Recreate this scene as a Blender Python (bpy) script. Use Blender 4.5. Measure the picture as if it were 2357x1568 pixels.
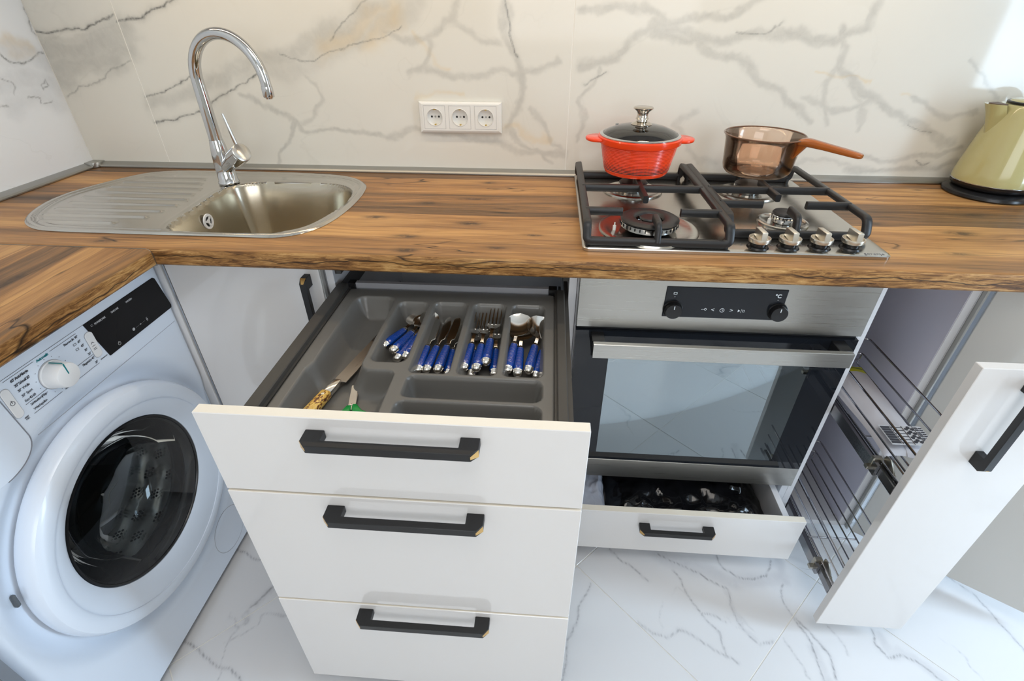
import bpy, bmesh, math, random
import numpy as np
from mathutils import Vector, Matrix, noise as mnoise
for o in list(bpy.data.objects): bpy.data.objects.remove(o)
PI=math.pi
S=bpy.context.scene
COL=S.collection
# ---------------------------------------------------------------- camera
# everything below is written with the worktop's upper face at z = 0; at the very end the place is lifted so the floor is z = 0
FLOOR=-0.88
def make_camera():
    cd=bpy.data.cameras.new('camera'); co=bpy.data.objects.new('camera',cd); COL.objects.link(co)
    y,pi,r=[math.radians(a) for a in (3.999,-33.944,-0.038)]
    R=(Matrix.Rotation(y,3,'Z')@Matrix.Rotation(pi,3,'X')@Matrix.Rotation(r,3,'Y'))
    right,fwd,up=R.col[0],R.col[1],R.col[2]
    M=Matrix((right,up,-fwd)).transposed().to_4x4()
    M.translation=Vector((0.1771,-1.4438,0.4026)); co.matrix_world=M
    cd.sensor_width=36; cd.lens=36*1155.26/2357; cd.clip_start=.01
    S.camera=co
make_camera()
# ---------------------------------------------------------------- light and exposure
S.view_settings.view_transform='Standard'; S.view_settings.look='None'
S.view_settings.gamma=1; S.view_settings.use_curve_mapping=False; S.view_settings.exposure=0.0
W=bpy.data.worlds.new('sky'); S.world=W; W.use_nodes=True
W.node_tree.nodes['Background'].inputs[0].default_value=(.62,.78,1,1); W.node_tree.nodes['Background'].inputs[1].default_value=1.6
def area(name,loc,rot,sx,sy,power,color):
    l=bpy.data.lights.new(name,'AREA'); l.shape='RECTANGLE'; l.size=sx; l.size_y=sy; l.energy=power; l.color=color
    o=bpy.data.objects.new(name,l); COL.objects.link(o); o.location=loc; o.rotation_euler=rot; return o
XR=2.10; YB=-3.3; ZC=1.75     # right wall, wall behind the camera, ceiling
area('window_daylight',(XR-.03,-1.06,.19),(0,PI/2,0),1.95,.30,31,(.62,.81,1.0))
area('rear_fill_light',(.5,YB+.03,.75),(PI/2,0,0),1.6,1.2,17,(1.0,.96,.90))  # added neutral fill from behind the camera, brightens the fronts
area('ceiling_fill_light',(.3,-1.5,ZC-.04),(0,0,0),.9,.9,11,(1.0,.93,.85))  # added overhead fill to lift the shade, no lamp hangs there
# ---------------------------------------------------------------- mesh helpers
class MB:
    def __init__(s): s.v=[]; s.f=[]; s.m=[]
    def add(s,vs,fs,mi=0,M=None):
        n=len(s.v)
        for v in vs:
            v=Vector(v); s.v.append(tuple(M@v) if M is not None else tuple(v))
        for f in fs: s.f.append(tuple(n+i for i in f)); s.m.append(mi)
        return s
    def bm(s,b,mi=0,M=None):
        b.verts.index_update(); s.add([v.co.copy() for v in b.verts],[[v.index for v in f.verts] for f in b.faces],mi,M); b.free(); return s
    def box(s,x0,x1,y0,y1,z0,z1,bev=0,seg=1,mi=0,M=None):
        x0,x1=sorted((x0,x1)); y0,y1=sorted((y0,y1)); z0,z1=sorted((z0,z1))
        b=bmesh.new(); bmesh.ops.create_cube(b,size=1)
        for v in b.verts: v.co=Vector(((v.co.x+.5)*(x1-x0)+x0,(v.co.y+.5)*(y1-y0)+y0,(v.co.z+.5)*(z1-z0)+z0))
        if bev: bmesh.ops.bevel(b,geom=list(b.edges),offset=bev,segments=seg,affect='EDGES',profile=.5)
        return s.bm(b,mi,M)
    def prism(s,poly,lo,hi,axis='z',bev=0,seg=1,mi=0,M=None):
        def P(a,b,c): return {'z':(a,b,c),'x':(c,a,b),'y':(a,c,b)}[axis]
        b=bmesh.new(); lo_=[b.verts.new(P(x,y,lo)) for x,y in poly]; hi_=[b.verts.new(P(x,y,hi)) for x,y in poly]
        n=len(poly); b.faces.new(lo_[::-1]); b.faces.new(hi_)
        for i in range(n): b.faces.new((lo_[i],lo_[(i+1)%n],hi_[(i+1)%n],hi_[i]))
        bmesh.ops.recalc_face_normals(b,faces=list(b.faces))
        if bev: bmesh.ops.bevel(b,geom=list(b.edges),offset=bev,segments=seg,affect='EDGES',profile=.5)
        return s.bm(b,mi,M)
    def lathe(s,prof,M=None,n=48,mi=0,closed=False,fn=None,caps=True):
        # prof: (radius, height) pairs spun about local z
        vs=[];fs=[];k=len(prof)
        for i in range(n):
            a=2*PI*i/n
            for r,h in prof:
                x,y,z=r*math.cos(a),r*math.sin(a),h
                if fn: x,y,z=fn(x,y,z)
                vs.append((x,y,z))
        for i in range(n):
            j=(i+1)%n
            for q in range(k-1 if not closed else k):
                w=(q+1)%k
                a_,b_,c_,d_=i*k+q,j*k+q,j*k+w,i*k+w
                fs.append((a_,b_,c_,d_))
        if not closed and caps:
            if prof[0][0]>1e-6: fs.append(tuple(i*k for i in range(n))[::-1])
            if prof[-1][0]>1e-6: fs.append(tuple(i*k+k-1 for i in range(n)))
        return s.add(vs,fs,mi,M)
    def tube(s,path,r,n=12,mi=0,M=None,closed=False,sec=None):
        # round tube, radius number or list; sec=(half width,half height) gives a rounded bar
        P=[Vector(p) for p in path]; N=len(P); R=r if isinstance(r,(list,tuple)) else [r]*N
        vs=[];fs=[]; up=None
        for i in range(N):
            if closed: t=(P[(i+1)%N]-P[i-1])
            else: t=(P[min(i+1,N-1)]-P[max(i-1,0)])
            t.normalize()
            if up is None:
                up=Vector((0,0,1)) if abs(t.z)<.9 else Vector((0,1,0))
            a=t.cross(up)
            if a.length<1e-5: a=t.cross(Vector((1,0,0)))
            a.normalize(); b=a.cross(t).normalized(); up=b
            for j in range(n):
                th=2*PI*j/n
                if sec: 
                    c,d=math.cos(th),math.sin(th); e=.45
                    u=math.copysign(abs(c)**e,c)*sec[0]; w=math.copysign(abs(d)**e,d)*sec[1]
                    vs.append(P[i]+a*u+b*w)
                else: vs.append(P[i]+a*math.cos(th)*R[i]+b*math.sin(th)*R[i])
        L=N if closed else N-1
        for i in range(L):
            i2=(i+1)%N
            for j in range(n):
                k=(j+1)%n; fs.append((i*n+j,i*n+k,i2*n+k,i2*n+j))
        if not closed: fs.append(tuple(range(n))[::-1]); fs.append(tuple((N-1)*n+j for j in range(n)))
        return s.add([tuple(v) for v in vs],fs,mi,M)
    def ball(s,c,r,n=16,mi=0,sc=(1,1,1),M=None):
        pr=[(math.sin(PI*i/n)*r,-math.cos(PI*i/n)*r) for i in range(n+1)]
        pr[0]=(0,-r); pr[-1]=(0,r)
        T=Matrix.Translation(c)@Matrix.Diagonal((*sc,1))
        return s.lathe(pr,(M@T) if M is not None else T,n=n*2,mi=mi)
def rpath(pts,r,seg=5,closed=False):
    # polyline with rounded corners
    P=[Vector(p) for p in pts]; out=[]; N=len(P)
    rng=range(N) if closed else range(1,N-1)
    if not closed: out.append(P[0])
    for i in rng:
        a,b,c=P[i-1],P[i],P[(i+1)%N]
        u=(a-b);v=(c-b); d=min(r,u.length*.49,v.length*.49); p0=b+u.normalized()*d; p1=b+v.normalized()*d
        for k in range(seg+1):
            t=k/seg; out.append(p0*(1-t)**2+b*2*t*(1-t)+p1*t*t)
    if not closed: out.append(P[-1])
    return out
def build(name,mb,mats,parent=None,label=None,smooth=True,ang=35,world=True,kind=None):
    me=bpy.data.meshes.new(name); off=Vector((0,0,0))
    o=bpy.data.objects.new(name,me); COL.objects.link(o)
    if parent is not None:
        o.parent=parent
        if world:
            q=parent
            while q is not None: off+=q.location; q=q.parent
    me.from_pydata([(v[0]-off[0],v[1]-off[1],v[2]-off[2]) for v in mb.v],[],mb.f); me.update()
    if not isinstance(mats,(list,tuple)): mats=[mats]
    for m in mats: me.materials.append(m)
    if len(mats)>1: me.polygons.foreach_set('material_index',mb.m)
    bm=bmesh.new(); bm.from_mesh(me); bmesh.ops.recalc_face_normals(bm,faces=list(bm.faces)); bm.to_mesh(me); bm.free()
    if smooth: me.shade_smooth(); me.set_sharp_from_angle(angle=math.radians(ang))
    if label: o['label']=label
    if kind: o['kind']=kind
    return o
def pieces(name,mb,mats,parent,**k):
    # every loose piece of the mesh becomes an object of its own
    p=list(range(len(mb.v)))
    def f(a):
        while p[a]!=a: p[a]=p[p[a]]; a=p[a]
        return a
    for fc in mb.f:
        r=f(fc[0])
        for v in fc[1:]: p[f(v)]=r
    gr={}
    for i,fc in enumerate(mb.f): gr.setdefault(f(fc[0]),[]).append(i)
    out=[]
    for idx in gr.values():
        m=MB(); mp={}
        for i in idx:
            ff=[]
            for v in mb.f[i]:
                if v not in mp: mp[v]=len(m.v); m.v.append(mb.v[v])
                ff.append(mp[v])
            m.f.append(tuple(ff)); m.m.append(0)
        out.append(build(name,m,mats,parent,**k))
    return out
def thing(name,label,cat,loc,group=None,rz=0):
    o=bpy.data.objects.new(name,None); COL.objects.link(o); o.location=loc; o.rotation_euler=(0,0,rz); o.empty_display_size=.05
    o['label']=label; o['category']=cat
    if group: o['group']=group
    return o
def tag(o,label,cat,group=None):
    o['label']=label; o['category']=cat
    if group: o['group']=group
    return o
def dup(root,label,group=None):
    r=root.copy(); COL.objects.link(r); r['label']=label
    if group: r['group']=group
    for ch in list(root.children):
        c=ch.copy(); COL.objects.link(c); c.parent=r
        for g in list(ch.children):
            d=g.copy(); COL.objects.link(d); d.parent=c
    return r
def text_mb(items,place,depth=.0004,mb=None):
    # items: (string, u, v, size, align[, shear, bold offset]); place(u,v) -> matrix of the flat print
    mb=mb or MB()
    for it in items:
        s,u,v,size,al=it[:5]
        c=bpy.data.curves.new('t','FONT'); c.body=s; c.size=size; c.align_x=al; c.align_y='CENTER'; c.extrude=depth/2; c.resolution_u=3
        if len(it)>5: c.offset=it[5]
        if len(it)>6: c.space_character=it[6]
        o=bpy.data.objects.new('t',c); COL.objects.link(o)
        dg=bpy.context.evaluated_depsgraph_get(); me=bpy.data.meshes.new_from_object(o.evaluated_get(dg))
        mb.add([x.co.copy() for x in me.vertices],[tuple(p.vertices) for p in me.polygons],0,place(u,v))
        bpy.data.objects.remove(o); bpy.data.curves.remove(c); bpy.data.meshes.remove(me)
    return mb
# ---------------------------------------------------------------- material helpers
def mat(name,color=(.8,.8,.8),rough=.5,metal=0,coat=0,coatr=.05,spec=.5,emit=None,es=0,trans=0,ior=1.45):
    m=bpy.data.materials.new(name); m.use_nodes=True; b=m.node_tree.nodes['Principled BSDF']
    b.inputs['Base Color'].default_value=(*color,1); b.inputs['Roughness'].default_value=rough; b.inputs['Metallic'].default_value=metal
    b.inputs['Coat Weight'].default_value=coat; b.inputs['Coat Roughness'].default_value=coatr; b.inputs['Specular IOR Level'].default_value=spec
    b.inputs['Transmission Weight'].default_value=trans; b.inputs['IOR'].default_value=ior
    if emit: b.inputs['Emission Color'].default_value=(*emit,1); b.inputs['Emission Strength'].default_value=es
    return m
class G:
    def __init__(s,m): s.t=m.node_tree; s.b=s.t.nodes.get('Principled BSDF')
    def n(s,typ,**k):
        nd=s.t.nodes.new(typ)
        for a,v in k.items():
            if a.startswith('i_'):
                key=a[2:].replace('_',' '); nd.inputs[int(key) if key.isdigit() else key].default_value=v
            else: setattr(nd,a,v)
        return nd
    def l(s,a,b): s.t.links.new(a,b)
    def coord(s,kind='Object'): return s.n('ShaderNodeTexCoord').outputs[kind]
    def mp(s,src,scale=(1,1,1),loc=(0,0,0),rot=(0,0,0)):
        nd=s.n('ShaderNodeMapping'); s.l(src,nd.inputs[0]); nd.inputs['Scale'].default_value=scale; nd.inputs['Location'].default_value=loc; nd.inputs['Rotation'].default_value=rot; return nd.outputs[0]
    def noise(s,src,scale,detail=4,rough=.5,dist=0,out='Fac',lac=2):
        nd=s.n('ShaderNodeTexNoise'); s.l(src,nd.inputs['Vector']); nd.inputs['Scale'].default_value=scale; nd.inputs['Detail'].default_value=detail
        nd.inputs['Roughness'].default_value=rough; nd.inputs['Distortion'].default_value=dist; nd.inputs['Lacunarity'].default_value=lac; return nd.outputs[out]
    def math(s,op,a,b=None,c=None,clamp=False):
        nd=s.n('ShaderNodeMath',operation=op); nd.use_clamp=clamp
        for i,x in enumerate((a,b,c)):
            if x is None: continue
            if isinstance(x,(int,float)): nd.inputs[i].default_value=x
            else: s.l(x,nd.inputs[i])
        return nd.outputs[0]
    def ramp(s,src,stops,interp='LINEAR'):
        nd=s.n('ShaderNodeValToRGB'); nd.color_ramp.interpolation=interp; e=nd.color_ramp.elements
        while len(e)<len(stops): e.new(.5)
        for i,(p,c) in enumerate(stops): e[i].position=p; e[i].color=(*c,1) if len(c)==3 else c
        s.l(src,nd.inputs[0]); return nd.outputs[0]
    def mix(s,f,a,b,blend='MIX'):
        nd=s.n('ShaderNodeMix',data_type='RGBA',blend_type=blend); 
        for i,x in ((0,f),(6,a),(7,b)):
            if isinstance(x,(int,float)): nd.inputs[i].default_value=x
            elif isinstance(x,tuple): nd.inputs[i].default_value=(*x,1)
            else: s.l(x,nd.inputs[i])
        return nd.outputs[2]
    def bump(s,h,st=.2,d=.001):
        nd=s.n('ShaderNodeBump'); nd.inputs['Strength'].default_value=st; nd.inputs['Distance'].default_value=d; s.l(h,nd.inputs['Height']); s.l(nd.outputs[0],s.b.inputs['Normal'])
def vmask(g,n,w0,w1):
    # 1 on the thin line where the noise passes .5
    d=g.math('ABSOLUTE',g.math('SUBTRACT',n,.5)); return g.math('SUBTRACT',1,g.math('SMOOTHSTEP' if False else 'MULTIPLY',g.math('SUBTRACT',d,w0,clamp=True),1/(w1-w0),clamp=True),clamp=True)
# marble of the floor: noise veins, each tile cut from another spot
def marble_floor():
    m=mat('floor_marble',(.8,.8,.82),.10,coat=.25,coatr=.03); g=G(m); c=g.coord(); oi=g.n('ShaderNodeObjectInfo')
    v=g.n('ShaderNodeVectorMath',operation='ADD'); g.l(c,v.inputs[0]); sc=g.n('ShaderNodeVectorMath',operation='SCALE'); sc.inputs['Scale'].default_value=17.
    cb=g.n('ShaderNodeCombineXYZ'); g.l(oi.outputs['Random'],cb.inputs[0]); g.l(g.math('MULTIPLY',oi.outputs['Random'],3.7),cb.inputs[1]); g.l(cb.outputs[0],sc.inputs[0]); g.l(sc.outputs[0],v.inputs[1])
    p=g.mp(v.outputs[0],(1,1.9,1),rot=(0,0,.9))
    warp=g.noise(p,3.2,5,.6,out='Color'); wv=g.n('ShaderNodeVectorMath',operation='SCALE'); wv.inputs['Scale'].default_value=.16; g.l(warp,wv.inputs[0])
    q=g.n('ShaderNodeVectorMath',operation='ADD'); g.l(p,q.inputs[0]); g.l(wv.outputs[0],q.inputs[1]); q=q.outputs[0]
    n1=g.noise(q,1.5,2,.45,.35); n2=g.noise(q,3.1,3,.5,.5); gate=g.noise(p,2.2,2,.5)
    gt=g.math('MULTIPLY',g.math('SUBTRACT',gate,.47,clamp=True),6,clamp=True)
    line=g.math('MULTIPLY',vmask(g,n1,0,.008),gt); halo=g.math('MULTIPLY',vmask(g,n1,.0,.05),gt); line2=g.math('MULTIPLY',vmask(g,n2,0,.007),g.math('MULTIPLY',g.math('SUBTRACT',g.noise(p,4.1,2),.53,clamp=True),7,clamp=True))
    fine=g.noise(q,40,5,.7)
    base=g.mix(g.math('MULTIPLY',g.noise(p,2,3),.25),(.80,.80,.81),(.70,.71,.73))
    c1=g.mix(g.math('MULTIPLY',halo,g.math('MULTIPLY',fine,.75)),base,(.42,.43,.46))
    c2=g.mix(g.math('MULTIPLY',line,g.math('ADD',.25,fine)),c1,(.22,.23,.26)); c3=g.mix(g.math('MULTIPLY',line2,.55),c2,(.33,.33,.36))
    g.l(c3,g.b.inputs['Base Color']); return m
# marble of the splashback: vein masks are stored on the tile meshes, noise roughens them
def marble_wall(name='wall_marble',ca=(.76,.735,.665),cb_=(.69,.665,.595),cg=(.31,.305,.28),cd=(.09,.09,.085),r_=.07,web_=.22):
    m=mat(name,ca,r_,coat=.0,spec=.32); g=G(m); c=g.coord()
    a=g.n('ShaderNodeAttribute',attribute_name='vein'); s=g.n('ShaderNodeSeparateColor'); g.l(a.outputs['Color'],s.inputs[0])
    f1=g.noise(c,28,6,.65,.6); f2=g.noise(c,9,4,.6,.4); f3=g.noise(c,90,4,.7)
    base=g.mix(g.math('MULTIPLY',g.noise(c,2.3,3,.5),.6),ca,cb_)
    gm=g.math('MULTIPLY',s.outputs[1],g.math('MULTIPLY_ADD',f1,1.1,.15),clamp=True)
    om=g.math('MULTIPLY',s.outputs[2],g.math('MULTIPLY_ADD',f2,1.4,-.1),clamp=True)
    dm=g.math('MULTIPLY',s.outputs[0],g.math('MULTIPLY_ADD',f3,2.4,-.45,clamp=True),clamp=True)
    # a web of faint veins everywhere
    n=g.noise(c,3.4,4,.55,.8); web=g.math('MULTIPLY',vmask(g,n,0,.012),g.math('MULTIPLY',g.math('SUBTRACT',g.noise(c,5,2),.45,clamp=True),3,clamp=True))
    c1=g.mix(g.math('MULTIPLY',om,.8),base,(.72,.53,.27)); c2=g.mix(g.math('MULTIPLY',gm,.80),c1,cg); c3=g.mix(g.math('MULTIPLY',web,web_),c2,(.5,.48,.42)); c4=g.mix(dm,c3,cd)
    g.l(c4,g.b.inputs['Base Color']); return m
def wood(name,rot):
    m=mat(name,(.4,.2,.08),.40,spec=.35); g=G(m); c=g.coord()
    sp=g.n('ShaderNodeSeparateXYZ'); g.l(c,sp.inputs[0])
    along,across=(sp.outputs[0],sp.outputs[1]) if not rot else (g.math('MULTIPLY',sp.outputs[1],-1),g.math('MULTIPLY',sp.outputs[0],-1))
    # unroll top and front edge into one sheet
    ac=g.math('ADD',across,sp.outputs[2]) if not rot else g.math('ADD',across,sp.outputs[2])
    EDGE_AT=-.570 if not rot else .594
    if rot: knots=[(.72,.75,.030,.010,.8),(.95,.95,.03,.010,.7),(1.1,.70,.03,.01,.8)]
    else: knots=[(.010,-.394,.022,.009,1),(-.109,-.266,.018,.008,.8),(-.209,-.370,.020,.008,.9),(-.111,-.476,.022,.008,.9),(-.094,-.546,.018,.009,1),(-.001,-.229,.040,.007,.8),(.023,-.093,.014,.007,.9),(.152,-.452,.020,.005,.8),(.082,-.522,.018,.006,.8),(.099,-.158,.012,.005,.5),
        (1.155,-.260,.022,.009,.8),(1.05,-.378,.026,.012,.9),(.977,-.487,.024,.006,.7),(1.139,-.074,.012,.005,.6),(.896,-.333,.018,.008,.8),(-1.05,-.30,.02,.008,.7),(-.72,-.545,.02,.007,.8)]
    K=0; Wp=0
    for x0,y0,sx,sy,st in knots:
        u=g.math('MULTIPLY',g.math('SUBTRACT',along,x0),1/sx); w=g.math('MULTIPLY',g.math('SUBTRACT',ac,y0),1/sy); d2=g.math('MULTIPLY_ADD',u,u,g.math('MULTIPLY',w,w))
        K=g.math('ADD',K,g.math('MULTIPLY',g.math('POWER',2.718,g.math('MULTIPLY',d2,-.62)),st*1.25)); Wp=g.math('MULTIPLY_ADD',g.math('POWER',2.718,g.math('MULTIPLY',d2,-.13)),g.math('MULTIPLY',w,-.0040*sy/.008),Wp)
    acw=g.math('ADD',g.math('ADD',ac,Wp),g.math('MULTIPLY',g.math('SUBTRACT',g.noise(g.n('ShaderNodeCombineXYZ').outputs[0],1),.5),0))
    cb=g.n('ShaderNodeCombineXYZ'); g.l(along,cb.inputs[0]); g.l(acw,cb.inputs[1]); uv=cb.outputs[0]
    wob=g.math('MULTIPLY_ADD',g.noise(g.mp(uv,(1.8,1,0)),1,2),.030,-.015)
    lv=g.math('ADD',ac if rot else g.math('ADD',acw,.0),wob)
    # broad planks printed in different tones
    if not rot: st=[(0,.46),(.045,.40),(.125,.52),(.198,.50),(.203,.66),(.36,.60),(.45,.54),(.455,.22),(.60,.34),(.68,.28),(.70,.56),(.78,.58),(.895,.54),(.90,.26),(1,.22)]
    else: st=[(0,.40),(.10,.30),(.11,.54),(.28,.50),(.29,.35),(.46,.38),(.47,.66),(.64,.60),(.65,.30),(.8,.36),(.81,.55),(1,.5)]
    base0=-.62 if not rot else .56; rng=.62 if not rot else .62
    pos=g.math('MULTIPLY',g.math('SUBTRACT',lv,base0),1/rng,clamp=True)
    tone=g.ramp(pos,[(p,(t,t,t)) for p,t in st])
    ws=g.n('ShaderNodeVectorMath',operation='SCALE'); ws.inputs['Scale'].default_value=.05; g.l(g.noise(g.mp(uv,(2.4,7,1)),1.,3,out='Color'),ws.inputs[0])
    q=g.n('ShaderNodeVectorMath',operation='ADD'); g.l(uv,q.inputs[0]); g.l(ws.outputs[0],q.inputs[1]); q=q.outputs[0]
    big=g.noise(g.mp(q,(1.3,16,1)),1.,4,.6,.4); mid=g.noise(g.mp(q,(3.2,70,1)),1.,5,.65,.6); fine=g.noise(g.mp(q,(16,520,1)),1.,3,.65)
    t=g.math('ADD',g.math('MULTIPLY',g.math('SUBTRACT',big,.5),.85),g.math('ADD',g.math('MULTIPLY',g.math('SUBTRACT',mid,.5),.62),g.math('MULTIPLY',g.math('SUBTRACT',fine,.5),.25)))
    t=g.math('ADD',t,g.math('MULTIPLY_ADD',tone,.70,.115))
    col=g.ramp(t,[(.10,(.060,.032,.015)),(.30,(.205,.108,.045)),(.45,(.375,.180,.062)),(.62,(.590,.310,.108)),(.85,(.770,.450,.175))])
    grey=g.ramp(g.noise(g.mp(q,(1.1,9,1)),1.,3,.5),[(.45,(0,0,0)),(.7,(1,1,1))]); col=g.mix(g.math('MULTIPLY',grey,.22),col,(.170,.110,.070))
    # rolled front edge: rougher, more golden print with one long crack
    em=g.math('MULTIPLY',g.math('SUBTRACT',EDGE_AT,ac),260,clamp=True)
    e1=g.noise(g.mp(uv,(14,130,1),rot=(0,0,-.12)),1.,5,.72,1.8); e2=g.noise(g.mp(uv,(4,26,1)),1.,3,.6,.8)
    ecol=g.ramp(g.math('ADD',g.math('MULTIPLY',e1,.62),g.math('MULTIPLY',e2,.42)),[(.36,(.035,.015,.006)),(.46,(.170,.075,.022)),(.54,(.360,.180,.058)),(.64,(.560,.330,.125)),(.74,(.640,.430,.210))])
    col=g.mix(em,col,ecol)
    kn=g.math('MULTIPLY',K,g.math('MULTIPLY_ADD',g.noise(g.mp(uv,(45,140,1)),1.,4,.7),3.0,-.62,clamp=True),clamp=True)
    col=g.mix(g.math('MULTIPLY',kn,.85),col,(.045,.027,.018))
    def crack(src,wd,amt,c2):
        nonlocal col
        col=g.mix(g.math('MULTIPLY',g.math('MULTIPLY',vmask(g,src,0,wd),c2,clamp=True),amt),col,(.012,.008,.006))
    crack(g.noise(g.mp(q,(1.2,10,1)),1.,3,.45,.6),.0065,.95,g.math('MULTIPLY',g.math('SUBTRACT',g.noise(g.mp(uv,(1.7,6,1)),1.,2),.47,clamp=True),9,clamp=True))
    line=g.math('ADD',g.math('SUBTRACT',ac,EDGE_AT-.0205),g.math('MULTIPLY',g.math('SUBTRACT',g.noise(g.mp(uv,(5.5,0,0),loc=(3.3,0,0)),1.,4,.55),.5),.050))
    crack(g.math('ADD',line,.5),.0017,1.0,g.math('MULTIPLY',g.math('SUBTRACT',g.noise(g.mp(uv,(3.1,0,0),loc=(9,0,0)),1.,1),.40,clamp=True),12,clamp=True))
    # thin dark lines between the planks
    for p,_ in [x for x in st[2:-1:2]]:
        crack(g.math('ADD',g.math('MULTIPLY',g.math('SUBTRACT',pos,p+.003),.62),.5),.0012,.7,g.math('SUBTRACT',1,em))
    g.l(col,g.b.inputs['Base Color']); g.bump(mid,.08,.0005); return m
def brushed(name,color,rough,axis,scale=260,aniso=0.,st=.05):
    m=mat(name,color,rough,1); g=G(m); c=g.coord(); sc=[scale]*3; sc[axis]=6
    n=g.noise(g.mp(c,tuple(sc)),1.,3,.6); g.l(g.math('MULTIPLY_ADD',n,.18,rough-.09),g.b.inputs['Roughness']); g.bump(n,st,.0004); return m
def glassy(name,tint,fac,rough=0.0,gl=(1,1,1)):
    # thin glass: clear with a mirror-like skin
    m=bpy.data.materials.new(name); m.use_nodes=True; t=m.node_tree; t.nodes.clear(); g=G(m)
    o=g.n('ShaderNodeOutputMaterial'); mx=g.n('ShaderNodeMixShader'); tr=g.n('ShaderNodeBsdfTransparent'); gl_=g.n('ShaderNodeBsdfGlossy')
    tr.inputs[0].default_value=(*tint,1); gl_.inputs['Color'].default_value=(*gl,1); gl_.inputs['Roughness'].default_value=rough
    fr=g.n('ShaderNodeFresnel'); fr.inputs[0].default_value=1.45
    g.l(g.math('ADD',fr.outputs[0],fac,clamp=True),mx.inputs[0]); g.l(tr.outputs[0],mx.inputs[1]); g.l(gl_.outputs[0],mx.inputs[2]); g.l(mx.outputs[0],o.inputs[0]); return m
MARF=marble_floor(); MARW=marble_wall(); MARWL=marble_wall('window_lit_wall_marble',(.82,.83,.83),(.76,.77,.78),(.45,.46,.47)); MARF2=marble_wall('floor_marble_near',(.80,.80,.81),(.73,.735,.75),(.50,.50,.53),(.16,.16,.18),.10,.0); WOODX=wood('worktop_wood',0); WOODY=wood('side_worktop_wood',1)  # left wall: same marble, window light put into its paler, cooler base
WHITE=mat('gloss_white_front',(.79,.77,.755),.09,coat=.6,coatr=.02); EDGE=mat('lamp_lit_edging',(.90,.83,.71),.35); CARC=mat('white_melamine',(.74,.74,.76),.45)  # edging of the fronts: warm glow of the LED strip put into its colour
LAV=mat('shaded_larder_board',(.76,.74,.84),.5); PAINT=mat('wall_paint',(.66,.63,.57),.7); CEIL=mat('ceiling_paint',(.85,.85,.84),.8); GROUT=mat('grout',(.92,.90,.84),.8)  # larder board: white, with lavender shade put into the colour
APPL=mat('appliance_white_window_lit',(.80,.87,.97),.24,coat=.35,coatr=.1); APPL2=mat('appliance_white_matt',(.72,.78,.88),.35); KNOBW=mat('knob_white',(.84,.84,.84),.3)  # washer white: part of the blue window light is put into the colour
BLK=mat('matt_black_handle',(.012,.012,.013),.42); GOLD=mat('brushed_gold',(.80,.52,.20),.32,1); CHROME=mat('chrome',(.62,.63,.64),.06,1); CHROME2=mat('wire_chrome',(.55,.55,.58),.14,1)
ALU=mat('aluminium_trim',(.44,.44,.42),.36,1); STEELX=brushed('brushed_steel',(.50,.49,.46),.30,0,420,st=.02); STEELH=brushed('hob_steel',(.56,.54,.50),.20,0,420,st=.015); SINKM=mat('sink_steel',(.60,.58,.54),.20,1)
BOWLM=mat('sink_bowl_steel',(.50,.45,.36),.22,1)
IRON=mat('enamelled_iron',(.018,.018,.019),.38); DARK=mat('anthracite_metal',(.055,.052,.047),.40); TRAYM=mat('grey_plastic_tray',(.135,.130,.120),.30,coat=.15,coatr=.2)
BLKGL=mat('black_glass',(.010,.012,.016),.03,coat=0,spec=.45); BLKDS=mat('black_display',(.008,.008,.009),.12,spec=.22); BLKPL=mat('black_plastic',(.012,.012,.013),.25); RUB=mat('black_rubber',(.016,.016,.017),.38)
RED=mat('red_enamel',(.86,.050,.004),.25,coat=.3,coatr=.05); CREAM=mat('cream_plastic',(.47,.43,.20),.16,coat=.5,coatr=.04)
BLUE=mat('blue_plastic',(.001,.050,.32),.14,coat=.3,coatr=.03); CUT=mat('polished_steel',(.78,.75,.70),.15,1); BLADE=brushed('blade_steel',(.30,.28,.26),.30,1,300)
GREEN=mat('green_plastic',(.005,.28,.05),.3); INK=mat('dark_print',(.06,.06,.07),.5); TEAL=mat('teal_print',(.0,.20,.22),.4); LITE=mat('white_print',(.75,.78,.80),.5); GREYPR=mat('grey_print',(.25,.25,.26),.5)
SOCK=mat('socket_plastic',(.80,.79,.75),.28,coat=.2); HOLE=mat('socket_hole',(.01,.01,.01),.6); BRASS=mat('brass_contact',(.75,.55,.15),.25,1)
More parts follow.
